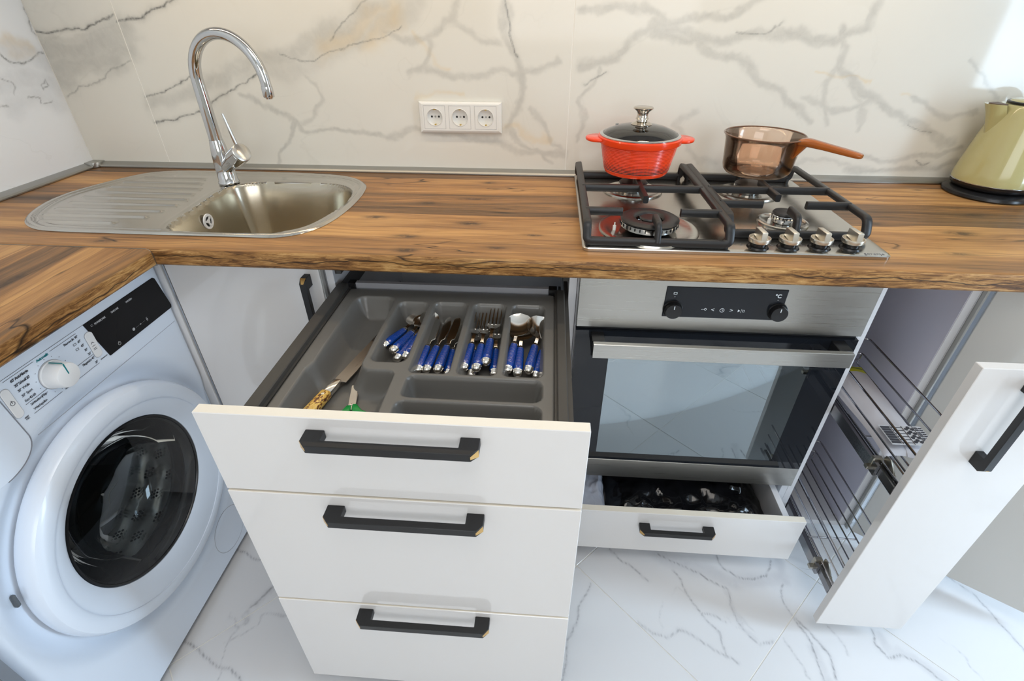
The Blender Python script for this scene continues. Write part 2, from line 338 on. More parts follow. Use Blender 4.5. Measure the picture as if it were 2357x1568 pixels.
# ================================================================ the room
XL=-1.17
def struct(name,mb,m,parent=None,**k): return build(name,mb,m,parent,kind='structure' if parent is None else None,**k)
def seg_dist(X,Y,pts):
    d=np.full(X.shape,1e9)
    for (x0,y0),(x1,y1) in zip(pts[:-1],pts[1:]):
        dx,dy=x1-x0,y1-y0; t=np.clip(((X-x0)*dx+(Y-y0)*dy)/(dx*dx+dy*dy+1e-12),0,1)
        d=np.minimum(d,np.hypot(X-x0-t*dx,Y-y0-t*dy))
    return d
VEINS=[('d',0.0022,1.0,[(-1.168,0.335),(-1.125,0.337),(-1.084,0.345),(-1.048,0.347),(-1.029,0.345),(-0.982,0.362),(-0.939,0.373)]),('d',0.0025,1.0,[(-0.935,0.357),(-0.898,0.367),(-0.868,0.37),(-0.837,0.388),(-0.804,0.393),(-0.766,0.408)]),('g',0.012,0.5,[(-1.171,0.318),(-1.093,0.328),(-1.031,0.333),(-0.949,0.352)]),('g',0.035,0.75,[(-1.169,0.288),(-1.099,0.293),(-1.019,0.309),(-0.932,0.329)]),('g',0.03,0.65,[(-1.157,0.231),(-1.078,0.263),(-1.012,0.274),(-0.93,0.294)]),('d',0.0018,0.5,[(-1.161,0.186),(-1.111,0.211),(-1.052,0.222),(-1.013,0.245),(-0.935,0.269)]),('g',0.022,0.55,[(-0.934,0.163),(-0.853,0.186),(-0.783,0.208),(-0.689,0.235),(-0.595,0.272),(-0.506,0.299),(-0.432,0.321),(-0.358,0.35),(-0.297,0.383),(-0.239,0.408)]),('g',0.03,0.4,[(-0.639,0.241),(-0.539,0.262),(-0.439,0.287),(-0.341,0.322),(-0.258,0.354),(-0.177,0.391),(-0.154,0.408)]),('d',0.0016,0.9,[(-0.93,0.182),(-0.879,0.2),(-0.826,0.224),(-0.771,0.243)]),('d',0.0018,0.9,[(-0.93,0.121),(-0.878,0.124),(-0.82,0.143),(-0.776,0.16),(-0.732,0.18),(-0.646,0.22),(-0.589,0.252)]),('d',0.0015,0.6,[(-0.529,0.297),(-0.465,0.277),(-0.441,0.272),(-0.391,0.297),(-0.32,0.317),(-0.262,0.331),(-0.203,0.355)]),('d',0.0018,0.6,[(-0.386,0.324),(-0.346,0.354),(-0.314,0.381),(-0.271,0.408)]),('g',0.007,0.6,[(-0.654,0.194),(-0.591,0.16),(-0.532,0.138),(-0.515,0.118),(-0.43,0.113),(-0.345,0.104),(-0.273,0.09)]),('g',0.006,0.6,[(-0.532,0.138),(-0.548,0.095),(-0.582,0.054),(-0.601,0.021)]),('g',0.006,0.45,[(-0.52,0.139),(-0.469,0.158),(-0.434,0.196),(-0.435,0.227),(-0.471,0.252)]),('g',0.01,0.5,[(-0.273,0.09),(-0.185,0.112),(-0.126,0.102),(-0.042,0.091),(0.042,0.095),(0.09,0.077),(0.15,0.06),(0.222,0.056)]),('o',0.02,0.8,[(-0.408,0.302),(-0.37,0.321),(-0.302,0.354),(-0.276,0.382),(-0.242,0.39)]),('o',0.022,0.9,[(-0.287,0.312),(-0.26,0.345),(-0.223,0.368),(-0.215,0.39)]),('o',0.005,0.5,[(-0.182,0.345),(-0.138,0.299),(-0.112,0.27),(-0.079,0.26)]),('o',0.008,0.7,[(0.048,0.129),(0.089,0.125),(0.137,0.103),(0.175,0.097)]),('o',0.005,0.5,[(-0.176,0.204),(-0.118,0.204),(-0.06,0.198)]),('d',0.0022,0.7,[(0.062,0.408),(0.065,0.373),(0.069,0.342),(0.086,0.309),(0.09,0.295)]),('g',0.01,0.6,[(0.062,0.391),(0.077,0.319),(0.094,0.257),(0.1,0.212),(0.078,0.159),(0.054,0.126)]),('g',0.009,0.5,[(-0.193,0.255),(-0.152,0.27),(-0.124,0.26),(-0.069,0.241),(-0.001,0.256),(0.077,0.247),(0.144,0.257),(0.198,0.282)]),('g',0.009,0.5,[(-0.262,0.331),(-0.196,0.322),(-0.134,0.336),(-0.073,0.355),(-0.049,0.391),(-0.043,0.408)]),('g',0.008,0.5,[(-0.134,0.336),(-0.133,0.289),(-0.152,0.27)]),('g',0.009,0.45,[(-0.073,0.355),(-0.009,0.337),(0.056,0.319)]),('g',0.006,0.5,[(0.054,0.126),(0.101,0.096),(0.144,0.066),(0.178,0.026)]),('g',0.006,0.5,[(0.118,0.17),(0.154,0.117),(0.209,0.067)]),('g',0.012,0.6,[(0.242,0.272),(0.317,0.281),(0.357,0.302),(0.386,0.325),(0.419,0.349),(0.474,0.356),(0.53,0.332)]),('g',0.01,0.6,[(0.233,0.391),(0.305,0.395),(0.377,0.387),(0.432,0.361),(0.522,0.374),(0.608,0.391),(0.663,0.408)]),('g',0.012,0.6,[(0.419,0.349),(0.521,0.328),(0.604,0.326),(0.694,0.331),(0.75,0.349),(0.796,0.329),(0.836,0.329),(0.867,0.353),(0.906,0.368),(0.905,0.408)]),('d',0.0018,0.5,[(0.61,0.341),(0.68,0.344),(0.714,0.366)]),('d',0.0016,0.6,[(0.267,0.228),(0.293,0.248),(0.319,0.258)]),('g',0.006,0.5,[(0.256,0.085),(0.274,0.151),(0.259,0.198),(0.283,0.234),(0.297,0.263)]),('g',0.01,0.55,[(0.52,0.332),(0.568,0.303),(0.658,0.275),(0.734,0.228),(0.8,0.183),(0.834,0.143)]),('g',0.009,0.5,[(0.815,0.204),(0.882,0.164),(0.942,0.175),(0.984,0.206)]),('g',0.01,0.6,[(0.846,0.358),(0.868,0.322),(0.869,0.277),(0.908,0.239),(0.959,0.215),(1.023,0.186),(1.09,0.151),(1.152,0.131)]),('g',0.007,0.5,[(0.869,0.277),(0.849,0.229),(0.852,0.189),(0.891,0.138)]),('g',0.006,0.4,[(0.908,0.239),(0.963,0.19),(0.97,0.129)]),('g',0.01,0.6,[(1.09,0.151),(1.163,0.131),(1.214,0.1)]),('d',0.0016,0.5,[(1.094,0.141),(1.13,0.133),(1.16,0.126)]),('g',0.007,0.6,[(1.009,0.053),(1.062,0.059),(1.125,0.068),(1.187,0.078),(1.238,0.084)]),('g',0.01,0.6,[(0.988,0.018),(1.065,0.025),(1.127,0.038),(1.201,0.045),(1.248,0.04)]),('d',0.0018,0.6,[(1.148,0.053),(1.168,0.047),(1.188,0.051)]),('g',0.006,0.4,[(0.789,0.031),(0.865,0.044),(0.944,0.046),(1.009,0.024)]),('o',0.003,0.8,[(0.828,0.262),(0.866,0.256),(0.903,0.253),(0.955,0.239)]),('o',0.003,0.6,[(1.052,0.216),(1.069,0.212)]),('g',0.007,0.5,[(1.077,0.207),(1.14,0.182),(1.191,0.163),(1.243,0.163)]),('g',0.005,0.5,[(1.179,0.293),(1.225,0.261),(1.259,0.233),(1.284,0.204)]),('g',0.008,0.4,[(0.551,0.175),(0.517,0.122),(0.561,0.067),(0.638,0.034)])]
VEINSL=[('g',0.03,0.6,[(-0.128,0.293),(-0.055,0.292),(0.002,0.278)]),('g',0.035,0.6,[(-0.161,0.24),(-0.087,0.241),(-0.031,0.224)]),('g',0.03,0.5,[(-0.151,0.199),(-0.089,0.196),(-0.042,0.183)]),('o',0.012,0.8,[(-0.112,0.319),(-0.07,0.309),(-0.028,0.305)]),('o',0.012,0.5,[(-0.1,0.3),(-0.054,0.295),(-0.025,0.3)]),('d',0.002,0.8,[(-0.125,0.297),(-0.107,0.279),(-0.078,0.276),(-0.041,0.284),(-0.008,0.294)]),('d',0.002,0.7,[(-0.0,0.408),(-0.011,0.388),(-0.007,0.366),(-0.012,0.338),(-0.005,0.331)]),('d',0.002,0.6,[(-0.149,0.25),(-0.129,0.244),(-0.127,0.231),(-0.141,0.218)]),('d',0.0016,0.6,[(-0.056,0.227),(-0.039,0.233),(-0.038,0.223),(-0.056,0.217),(-0.056,0.227)]),('d',0.0016,0.6,[(-0.111,0.202),(-0.075,0.197),(-0.077,0.183),(-0.045,0.179)]),('d',0.0025,0.5,[(-0.192,0.191),(-0.169,0.189)])]

def nfield(X,Y,sc,seed):
    r=np.random.RandomState(seed); out=np.zeros(X.shape); amp=1
    for o in range(5):
        N=64; gdd=r.rand(N,N)*2-1; u=X*sc*2**o; v=Y*sc*2**o; iu=np.floor(u).astype(int); iv=np.floor(v).astype(int); fu=u-iu; fv=v-iv
        fu=fu*fu*(3-2*fu); fv=fv*fv*(3-2*fv); g=lambda a,b: gdd[(iu+a)%N,(iv+b)%N]
        out+=amp*((g(0,0)*(1-fu)+g(1,0)*fu)*(1-fv)+(g(0,1)*(1-fu)+g(1,1)*fu)*fv); amp*=.55
    return out
def marble_tile(parent,u0,u1,v0,v1,fine,place,veins,name='tile',MW=None):
    # a slab whose visible face carries the vein masks; u = along the wall, v = height
    st=.0028 if fine else .2
    us=np.linspace(u0,u1,max(2,int((u1-u0)/st)+1)); vfine=.46
    vs=np.concatenate([np.arange(v0,min(v1,vfine),st),[v1]]) if fine else np.array([v0,v1])
    U,V=np.meshgrid(us,vs,indexing='ij'); nu,nv=len(us),len(vs)
    # slab: front grid + a folded rim 4 mm deep
    verts=[]; 
    for a,b in zip(U.ravel(),V.ravel()): verts.append(place(a,b,0))
    idx=lambda i,j:i*nv+j
    faces=[(idx(i,j),idx(i+1,j),idx(i+1,j+1),idx(i,j+1)) for i in range(nu-1) for j in range(nv-1)]
    n=len(verts); c=[(u0,v0),(u1,v0),(u1,v1),(u0,v1)]; ci=[idx(0,0),idx(nu-1,0),idx(nu-1,nv-1),idx(0,nv-1)]
    for a,b in c: verts.append(place(a,b,.0008))
    for k in range(4): faces.append((ci[k],ci[(k+1)%4],n+(k+1)%4,n+k))
    mb=MB(); mb.v=verts; mb.f=faces; mb.m=[0]*len(faces)
    o=build(name,mb,MW or MARW,parent,smooth=False)
    if fine:
        wu=U+.006*nfield(U,V,14,1)+.002*nfield(U,V,60,5); wv=V+.006*nfield(U,V,14,2)+.002*nfield(U,V,60,6)
        wu2=U+.014*nfield(U,V,12,3); wv2=V+.014*nfield(U,V,12,4)
        D=np.zeros(U.shape);Gr=np.zeros(U.shape);O=np.zeros(U.shape)
        for k,w,s,pts in veins:
            if k=='d': D=np.maximum(D,s*np.exp(-(seg_dist(wu,wv,pts)/w)**2)); Gr=np.maximum(Gr,.45*s*np.exp(-(seg_dist(wu,wv,pts)/(w*4))**2))
            elif k=='g':
                e=seg_dist(wu2,wv2,pts); Gr=np.maximum(Gr,s*np.exp(-(e/w)**3)); 
                if w<.02: D=np.maximum(D,.10*s*np.exp(-(seg_dist(wu,wv,pts)/.0022)**2))
            else: O=np.maximum(O,s*np.exp(-(seg_dist(wu2,wv2,pts)/w)**2))
        me=o.data; at=me.color_attributes.new('vein','FLOAT_COLOR','POINT'); arr=np.zeros((len(verts),4),np.float32); arr[:,3]=1
        arr[:n,0]=D.ravel(); arr[:n,1]=Gr.ravel(); arr[:n,2]=O.ravel(); at.data.foreach_set('color',arr.ravel())
    return o
TOPW=.62
wb=struct('wall_back',MB().box(XL-.1,XR+.1,.0009,.10,FLOOR,ZC),[GROUT])
J=.0013
for a,b in ((XL+.001,-.9335-J),(-.9335+J,.2257-J),(.2257+J,1.386-J),(1.386+J,XR)):
    marble_tile(wb,a,b,-.02,TOPW,a<1.3,lambda u,v,d:(u,d,v),VEINS)
wl=struct('wall_left',MB().box(XL-.10,XL-.0009,YB,.0009,FLOOR,ZC),[GROUT])
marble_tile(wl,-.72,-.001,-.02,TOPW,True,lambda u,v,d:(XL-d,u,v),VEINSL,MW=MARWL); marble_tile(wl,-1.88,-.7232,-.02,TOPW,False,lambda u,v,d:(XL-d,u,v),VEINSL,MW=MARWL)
# right wall with two openings, the wall behind the camera with one
wr=MB(); t0,t1=XR,XR+.12
for y0,y1,z0,z1 in ((-.90,.1,FLOOR,ZC),(-1.22,-.90,FLOOR,-.83),(-1.22,-.90,1.25,ZC),(YB,-1.22,FLOOR,ZC)): wr.box(t0,t1,y0,y1,z0,z1)
struct('wall_right',wr,[PAINT])
wf=MB()
for x0,x1,z0,z1 in ((XL-.1,-.3,FLOOR,ZC),(-.3,1.3,FLOOR,.15),(-.3,1.3,1.35,ZC),(1.3,XR+.1,FLOOR,ZC)): wf.box(x0,x1,YB-.12,YB,z0,z1)
struct('wall_front',wf,[PAINT]); struct('ceiling',MB().box(XL-.1,XR+.12,YB-.12,.1,ZC,ZC+.1),[CEIL])
PVC=mat('window_frame_white',(.85,.86,.87),.3); PANE=glassy('window_glass',(.95,.98,1),.02)
def window(name,y0,y1,z0,z1,rear=False):
    w=MB(); f=.045
    P=(lambda a0,a1,b0,b1:w.box(XR+.03,XR+.08,a0,a1,b0,b1,.004)) if not rear else (lambda a0,a1,b0,b1:w.box(a0,a1,YB-.08,YB-.03,b0,b1,.004))
    P(y0,y1,z0,z0+f);P(y0,y1,z1-f,z1);P(y0,y0+f,z0,z1);P(y1-f,y1,z0,z1)
    o=struct(name,w,[PVC]); q=MB()
    if rear: q.box(y0+f,y1-f,YB-.057,YB-.053,z0+f,z1-f)
    else: q.box(XR+.053,XR+.057,y0+f,y1-f,z0+f,z1-f)
    build('pane',q,PANE,o)
window('window_1',-1.22,-.90,-.83,1.25); window('window_2',-.3,1.3,.15,1.35,True)  # the rear window is unseen, added to go with the rear fill
fl=struct('floor',MB().box(XL-.1,XR+.12,YB-.1,.1,FLOOR-.1,FLOOR-.0015),[GROUT])
# square tiles laid on the diagonal; lattice read off the joints: y-x = -.935 + .638 k, y+x = -.337 + .638 m
def clip(poly,ax,val,keep):
    out=[]; n=len(poly)
    for i in range(n):
        a,b=poly[i],poly[(i+1)%n]; ia=(a[ax]-val)*keep>=0; ib=(b[ax]-val)*keep>=0
        if ia: out.append(a)
        if ia!=ib: t=(val-a[ax])/(b[ax]-a[ax]); out.append((a[0]+(b[0]-a[0])*t,a[1]+(b[1]-a[1])*t))
    return out
FVEINS=[('d',.0016,.7,[(.393,-.577),(.423,-.614),(.462,-.638),(.489,-.669)]),('d',.0016,.65,[(.557,-.631),(.576,-.656),(.595,-.724),(.613,-.755),(.643,-.788),(.644,-.838),(.666,-.856)]),('d',.0018,.6,[(.689,-.676),(.688,-.727),(.691,-.759),(.716,-.792),(.735,-.808),(.77,-.801)]),('g',.007,.5,[(.689,-.676),(.688,-.727),(.695,-.765),(.72,-.79)]),
('d',.0016,.6,[(.843,-.651),(.828,-.684),(.832,-.717),(.84,-.739)]),('d',.0018,.8,[(.84,-.739),(.855,-.794),(.852,-.845),(.852,-.879)]),('d',.0020,.9,[(.845,-.742),(.87,-.787),(.889,-.826),(.881,-.877)]),('d',.0016,.6,[(.45,-.78),(.479,-.796),(.515,-.806),(.54,-.789),(.577,-.804),(.61,-.82),(.644,-.841)]),('d',.0017,.7,[(.331,-.688),(.297,-.752),(.293,-.788),(.273,-.829),(.265,-.878),(.25,-.93)]),
('d',.0016,.8,[(.52,-.579),(.552,-.601),(.591,-.618),(.632,-.637),(.661,-.657),(.689,-.676)]),('d',.0016,.8,[(.692,-.576),(.696,-.614),(.727,-.638),(.766,-.642),(.808,-.629),(.834,-.581)]),('d',.0013,.5,[(.61,-.743),(.638,-.744),(.662,-.761)]),('d',.0013,.5,[(.918,-.753),(.929,-.777),(.93,-.82)]),('d',.0013,.5,[(.795,-.792),(.809,-.835),(.826,-.88)]),
('g',.022,.75,[(.50,-.57),(.569,-.598),(.618,-.612),(.66,-.622),(.695,-.650),(.72,-.660),(.764,-.652),(.805,-.645),(.835,-.635)]),('g',.013,.7,[(.854,-.584),(.838,-.63),(.843,-.651)]),('g',.012,.7,[(.868,-.80),(.868,-.851),(.87,-.89)]),('d',.0018,.85,[(1.021,-.753),(1.008,-.786),(1.024,-.815),(1.062,-.808),(1.087,-.818),(1.109,-.845),(1.125,-.872),(1.14,-.95)]),('g',.014,.6,[(1.028,-.765),(1.035,-.800),(1.06,-.795),(1.10,-.822),(1.13,-.86)]),
('d',.0018,.7,[(1.26,-.575),(1.297,-.602),(1.333,-.646),(1.345,-.718),(1.354,-.75),(1.358,-.80)]),('d',.0018,.8,[(-.66,-.655),(-.63,-.665),(-.601,-.678),(-.577,-.681),(-.54,-.66)]),('d',.0022,.9,[(-.535,-.81),(-.525,-.792),(-.515,-.771),(-.50,-.750),(-.45,-.72)]),('g',.010,.7,[(-.53,-.80),(-.515,-.771),(-.50,-.750)]),('d',.0017,.8,[(-.66,-.895),(-.63,-.909),(-.572,-.934),(-.537,-.949),(-.509,-.95),(-.483,-.965),(-.44,-1.02)]),('d',.0015,.6,[(.96,-.42),(1.02,-.47),(1.06,-.45),(1.12,-.47)])]
def dense_tile(a0,a1,b0,b1):
    n=110; A=np.linspace(a0,a1,n); B=np.linspace(b0,b1,n); AA,BB=np.meshgrid(A,B,indexing='ij'); X,Y=(BB-AA)/2,(BB+AA)/2
    vs=[(float(x),float(y),FLOOR) for x,y in zip(X.ravel(),Y.ravel())]; fs=[(i*n+j,(i+1)*n+j,(i+1)*n+j+1,i*n+j+1) for i in range(n-1) for j in range(n-1)]
    ci=[0,(n-1)*n,n*n-1,n-1]; vs+=[(vs[k][0],vs[k][1],FLOOR-.004) for k in ci]; fs+=[(ci[k],ci[(k+1)%4],n*n+(k+1)%4,n*n+k) for k in range(4)]
    o=build('tile',MB().add(vs,fs),MARF2,fl,smooth=False)
    wx=X+.004*nfield(X,Y,16,7)+.0015*nfield(X,Y,70,8); wy=Y+.004*nfield(X,Y,16,9)+.0015*nfield(X,Y,70,11); wx2=X+.010*nfield(X,Y,14,12); wy2=Y+.010*nfield(X,Y,14,13)
    D=np.zeros(X.shape); Gr=np.zeros(X.shape)
    for k,w,s,pts in FVEINS:
        if k=='d': e=seg_dist(wx,wy,pts); D=np.maximum(D,s*.8*np.exp(-(e/w)**2)); Gr=np.maximum(Gr,.4*s*np.exp(-(e/(w*4))**2))
        else: Gr=np.maximum(Gr,s*.8*np.exp(-(seg_dist(wx2,wy2,pts)/w)**3))
    for sd in (21,33):
        f=nfield(X,Y,3.1,sd); gate=np.clip(nfield(X,Y,4,sd+1)*2.0-.4,0,1); Gr=np.maximum(Gr,.35*gate*np.exp(-(f/.035)**2)); D=np.maximum(D,.28*gate*np.exp(-(f/.012)**2))
    at=o.data.color_attributes.new('vein','FLOAT_COLOR','POINT'); arr=np.zeros((len(vs),4),np.float32); arr[:,3]=1; arr[:n*n,0]=D.ravel(); arr[:n*n,1]=Gr.ravel(); at.data.foreach_set('color',arr.ravel())
g_=.0014*1.414
for k in range(-8,8):
    for m in range(-8,8):
        a0,a1=-.935+.638*k+g_,-.935+.638*(k+1)-g_; b0,b1=-.337+.638*m+g_,-.337+.638*(m+1)-g_
        poly=[((b-a)/2,(b+a)/2) for a,b in ((a0,b0),(a0,b1),(a1,b1),(a1,b0))]
        cxx,cyy=(b0+b1-a0-a1)/4,(a0+a1+b0+b1)/4
        if -.8<cxx<1.42 and -1.30<cyy<-.33: dense_tile(a0,a1,b0,b1); continue
        for ax,v,s in ((0,XL,1),(0,XR,-1),(1,YB,1),(1,0,-1)):
            if poly: poly=clip(poly,ax,v,s)
        if len(poly)<3: continue
        ar=abs(sum(poly[i][0]*poly[(i+1)%len(poly)][1]-poly[(i+1)%len(poly)][0]*poly[i][1] for i in range(len(poly)))/2)
        if ar<.003: continue
        o=build('tile',MB().prism(poly,FLOOR-.004,FLOOR,bev=.0007),MARF,fl,smooth=False)
# aluminium upstand where the worktop meets the walls
def upstand(name,pts_of,a,b):
    prof=[(0,.001),(.023,.001),(.023,.004),(.019,.0075),(.006,.0125),(0,.0135)]; mb=MB(); vs=[]
    for t in (a,b):
        for d,h in prof: vs.append(pts_of(t,d,h))
    n=len(prof); fs=[(i,(i+1)%n,n+(i+1)%n,n+i) for i in range(n)]+[tuple(range(n))[::-1],tuple(range(n,2*n))]
    mb.add(vs,fs); return struct(name,mb,[ALU],ang=20)
upstand('trim_1',lambda t,d,h:(t,-d,h),XL+.03,XR-.002)
upstand('trim_2',lambda t,d,h:(XL+d,t,h),-1.88,-.03)
struct('trim_3',MB().prism([(XL,-.036),(XL+.026,-.036),(XL+.030,-.030),(XL+.036,-.026),(XL+.036,0),(XL,0)],.001,.0155,bev=.001),[ALU])
# ================================================================ worktops and sink
def cat(pts,sub=10):
    out=[]; n=len(pts)
    for i in range(n):
        p0,p1,p2,p3=[np.array(pts[(i+k-1)%n]) for k in range(4)]
        for s in range(sub):
            t=s/sub; out.append(tuple(.5*((2*p1)+(-p0+p2)*t+(2*p0-5*p1+4*p2-p3)*t*t+(-p0+3*p1-3*p2+p3)*t**3)))
    return out
SINK=cat([(-.985,-.440),(-1.012,-.390),(-1.030,-.330),(-1.032,-.265),(-1.012,-.195),(-.985,-.130),(-.948,-.078),(-.885,-.052),(-.790,-.045),(-.690,-.044),(-.585,-.045),(-.480,-.050),(-.402,-.062),(-.345,-.088),(-.303,-.138),(-.288,-.205),(-.284,-.275),(-.286,-.340),(-.294,-.400),(-.309,-.447),(-.335,-.482),(-.375,-.503),(-.430,-.507),(-.590,-.507),(-.740,-.506),(-.850,-.504),(-.905,-.497),(-.950,-.474)])
BOWL=cat([(-.642,-.452),(-.650,-.400),(-.658,-.310),(-.665,-.225),(-.652,-.165),(-.605,-.134),(-.545,-.127),(-.470,-.127),(-.395,-.134),(-.345,-.160),(-.315,-.212),(-.306,-.270),(-.308,-.325),(-.322,-.392),(-.343,-.441),(-.378,-.478),(-.424,-.491),(-.507,-.494),(-.590,-.491),(-.624,-.478)])
def sdf_poly(X,Y,poly):
    P=np.array(poly); d=seg_dist(X,Y,[tuple(q) for q in P]+[tuple(P[0])]); ins=np.zeros(X.shape,bool); n=len(P)
    for i in range(n):
        x0,y0=P[i]; x1,y1=P[(i+1)%n]; c=((y0>Y)!=(y1>Y)); 
        with np.errstate(divide='ignore',invalid='ignore'): xi=(x1-x0)*(Y-y0)/(y1-y0)+x0
        ins^=(c&(X<xi))
    return np.where(ins,-d,d)
def worktop():
    # top sheet with the cut-out for the bowl, rolled front edge, underside
    b=bmesh.new(); x0,x1,yb,yf,T,r=XL+.001,XR-.001,-.0005,-.5746,.036,.009
    outer=[(x0,yb),(x1,yb),(x1,yf+r),(x0,yf+r)]
    hole=[BOWL[i] for i in range(0,len(BOWL),5)]; cx=sum(p[0] for p in hole)/len(hole); cy=sum(p[1] for p in hole)/len(hole); hole=[(cx+(x-cx)*1.03,cy+(y-cy)*1.03) for x,y in hole]
    for z in (0,-T):
        es=[]
        for loop in (outer,hole):
            vs=[b.verts.new((x,y,z)) for x,y in loop]; es+=[b.edges.new((vs[i],vs[(i+1)%len(vs)])) for i in range(len(vs))]
        bmesh.ops.triangle_fill(b,use_beauty=True,edges=es)
    bmesh.ops.dissolve_limit(b,angle_limit=.01,verts=list(b.verts),edges=list(b.edges)) if False else None
    mb=MB().bm(b)
    pr=[(yf+r,0)]+[(yf+r-r*math.sin(a),-r+r*math.cos(a)) for a in np.linspace(0,PI/2,7)[1:]]+[(yf,-T+.004),(yf+.004,-T),(yf+r,-T)]
    vs=[];n=len(pr)
    for x in (x0,x1): vs+=[(x,y,z) for y,z in pr]
    mb.add(vs,[(i,i+1,n+i+1,n+i) for i in range(n-1)]+[tuple(range(n)),tuple(range(n,2*n))[::-1]])
    nh=len(hole); vs=[(x,y,0) for x,y in hole]+[(x,y,-T) for x,y in hole]; mb.add(vs,[(i,(i+1)%nh,nh+(i+1)%nh,nh+i) for i in range(nh)])
    for q,(a,c) in enumerate((((x0,yb),(x1,yb)),)): mb.add([(x0,yb,0),(x1,yb,0),(x1,yb,-T),(x0,yb,-T)],[(0,1,2,3)])
    o=build('worktop',mb,WOODX,ang=30); tag(o,'long wood-look laminate worktop that carries the sink and the gas hob','worktop'); return o
worktop()
def side_worktop():
    x0,x1,y0,y1,T,r=XL+.001,-.598,-1.87,-.5765,.036,.009
    pr=[(x0,-T),(x0,0),(x1-r,0)]+[(x1-r+r*math.sin(a),-r+r*math.cos(a)) for a in np.linspace(0,PI/2,7)[1:]]+[(x1,-T+.004),(x1-.004,-T)]
    mb=MB().prism(pr,y0,y1,'y'); o=build('side_worktop',mb,WOODY,ang=30)
    tag(o,'short wood-look laminate worktop running along the left wall over the washing machine','worktop')
    pj=[(x0,-.010),(x0,.0008),(x1-r,.0008)]+[(x1-r+(r+.0008)*math.sin(a),-r+(r+.0008)*math.cos(a)) for a in np.linspace(0,PI/2,7)[1:]]+[(x1+.0008,-T),(x1-.004,-T-.0003),(x1-.004,-.012),(x1-.02,-.010)]
    mj=MB().prism([(x0,-.008),(x0,.0008),(x1-r,.0008),(x1-r*.3,-r*.3),(x1+.0008,-r),(x1+.0008,-T),(x1-.003,-T),(x1-.003,-.011),(x1-.008,-.008)],-.5762,-.5752,'y')
    tag(build('joint_strip',mj,ALU),'thin metal strip covering the joint between the two wood-look worktops','strip')
side_worktop()
def smooth01(t): t=np.clip(t,0,1); return t*t*(3-2*t)
def sheet(name,x0,x1,y0,y1,st,sdf,height,m,parent=None,mask=None,shrink=None):
    xs=np.arange(x0,x1+st,st); ys=np.arange(y0,y1+st,st); X,Y=np.meshgrid(xs,ys,indexing='ij'); 
    d=sdf(X,Y)
    # pull the outermost ring of vertices onto the outline
    e=1e-4; gx=(sdf(X+e,Y)-sdf(X-e,Y))/(2*e); gy=(sdf(X,Y+e)-sdf(X,Y-e))/(2*e); near=(d>0)&(d<st*1.5)
    X=np.where(near,X-gx*d,X); Y=np.where(near,Y-gy*d,Y); keep=d<st*1.5; d2=np.where(near,0,d)
    Z=height(X,Y,d2); nv=len(ys); mp={}; mb=MB()
    K=keep; F=[]
    for i in range(len(xs)-1):
        for j in range(nv-1):
            if K[i,j] and K[i+1,j] and K[i+1,j+1] and K[i,j+1] and (d[i,j]<0 or d[i+1,j]<0 or d[i+1,j+1]<0 or d[i,j+1]<0):
                f=[]
                for a,b in ((i,j),(i+1,j),(i+1,j+1),(i,j+1)):
                    if (a,b) not in mp: mp[(a,b)]=len(mb.v); mb.v.append((float(X[a,b]),float(Y[a,b]),float(Z[a,b])))
                    f.append(mp[(a,b)])
                F.append(tuple(f))
    mb.f=F; mb.m=[0]*len(F); return mb
RIDG=[(-.957,-.745,-.160),(-.960,-.722,-.203),(-.965,-.715,-.246),(-.967,-.704,-.288),(-.967,-.704,-.329),(-.965,-.712,-.372),(-.960,-.722,-.411),(-.93,-.77,-.452),(-.93,-.76,-.118)]
def sink_h(X,Y,d):
    i=-d
    z=.0008+.0042*smooth01(i/.005)-.0030*smooth01((i-.013)/.005)+.0016*smooth01((i-.020)/.004)-.0026*smooth01((i-.027)/.006)
    z=z-.0006*smooth01((i-.05)/.1)
    fau=np.hypot((X+.672)/1.0,(Y+.150)/1.0)
    for a,b,y in RIDG:
        t=np.clip((X-a)/(b-a),0,1); yy=y-.010*np.clip((t-.93)/.07,0,1)*0
        dd=np.hypot(X-np.clip(X,a,b),Y-yy); z=z+.0040*np.exp(-(dd/.0046)**2)
    bd=sdf_poly(X,Y,BOWL)
    z=z+.0008*np.exp(-((bd-.012)/.004)**2)
    t=smooth01(-bd/.032); bottom=.155-.02*0
    z=z-bottom*np.where(bd<0,np.sin(np.clip(-bd/.040,0,1)*PI/2)**1.35,0)-np.where(bd<0,.006*smooth01((-bd-.04)/.1),0)
    return z
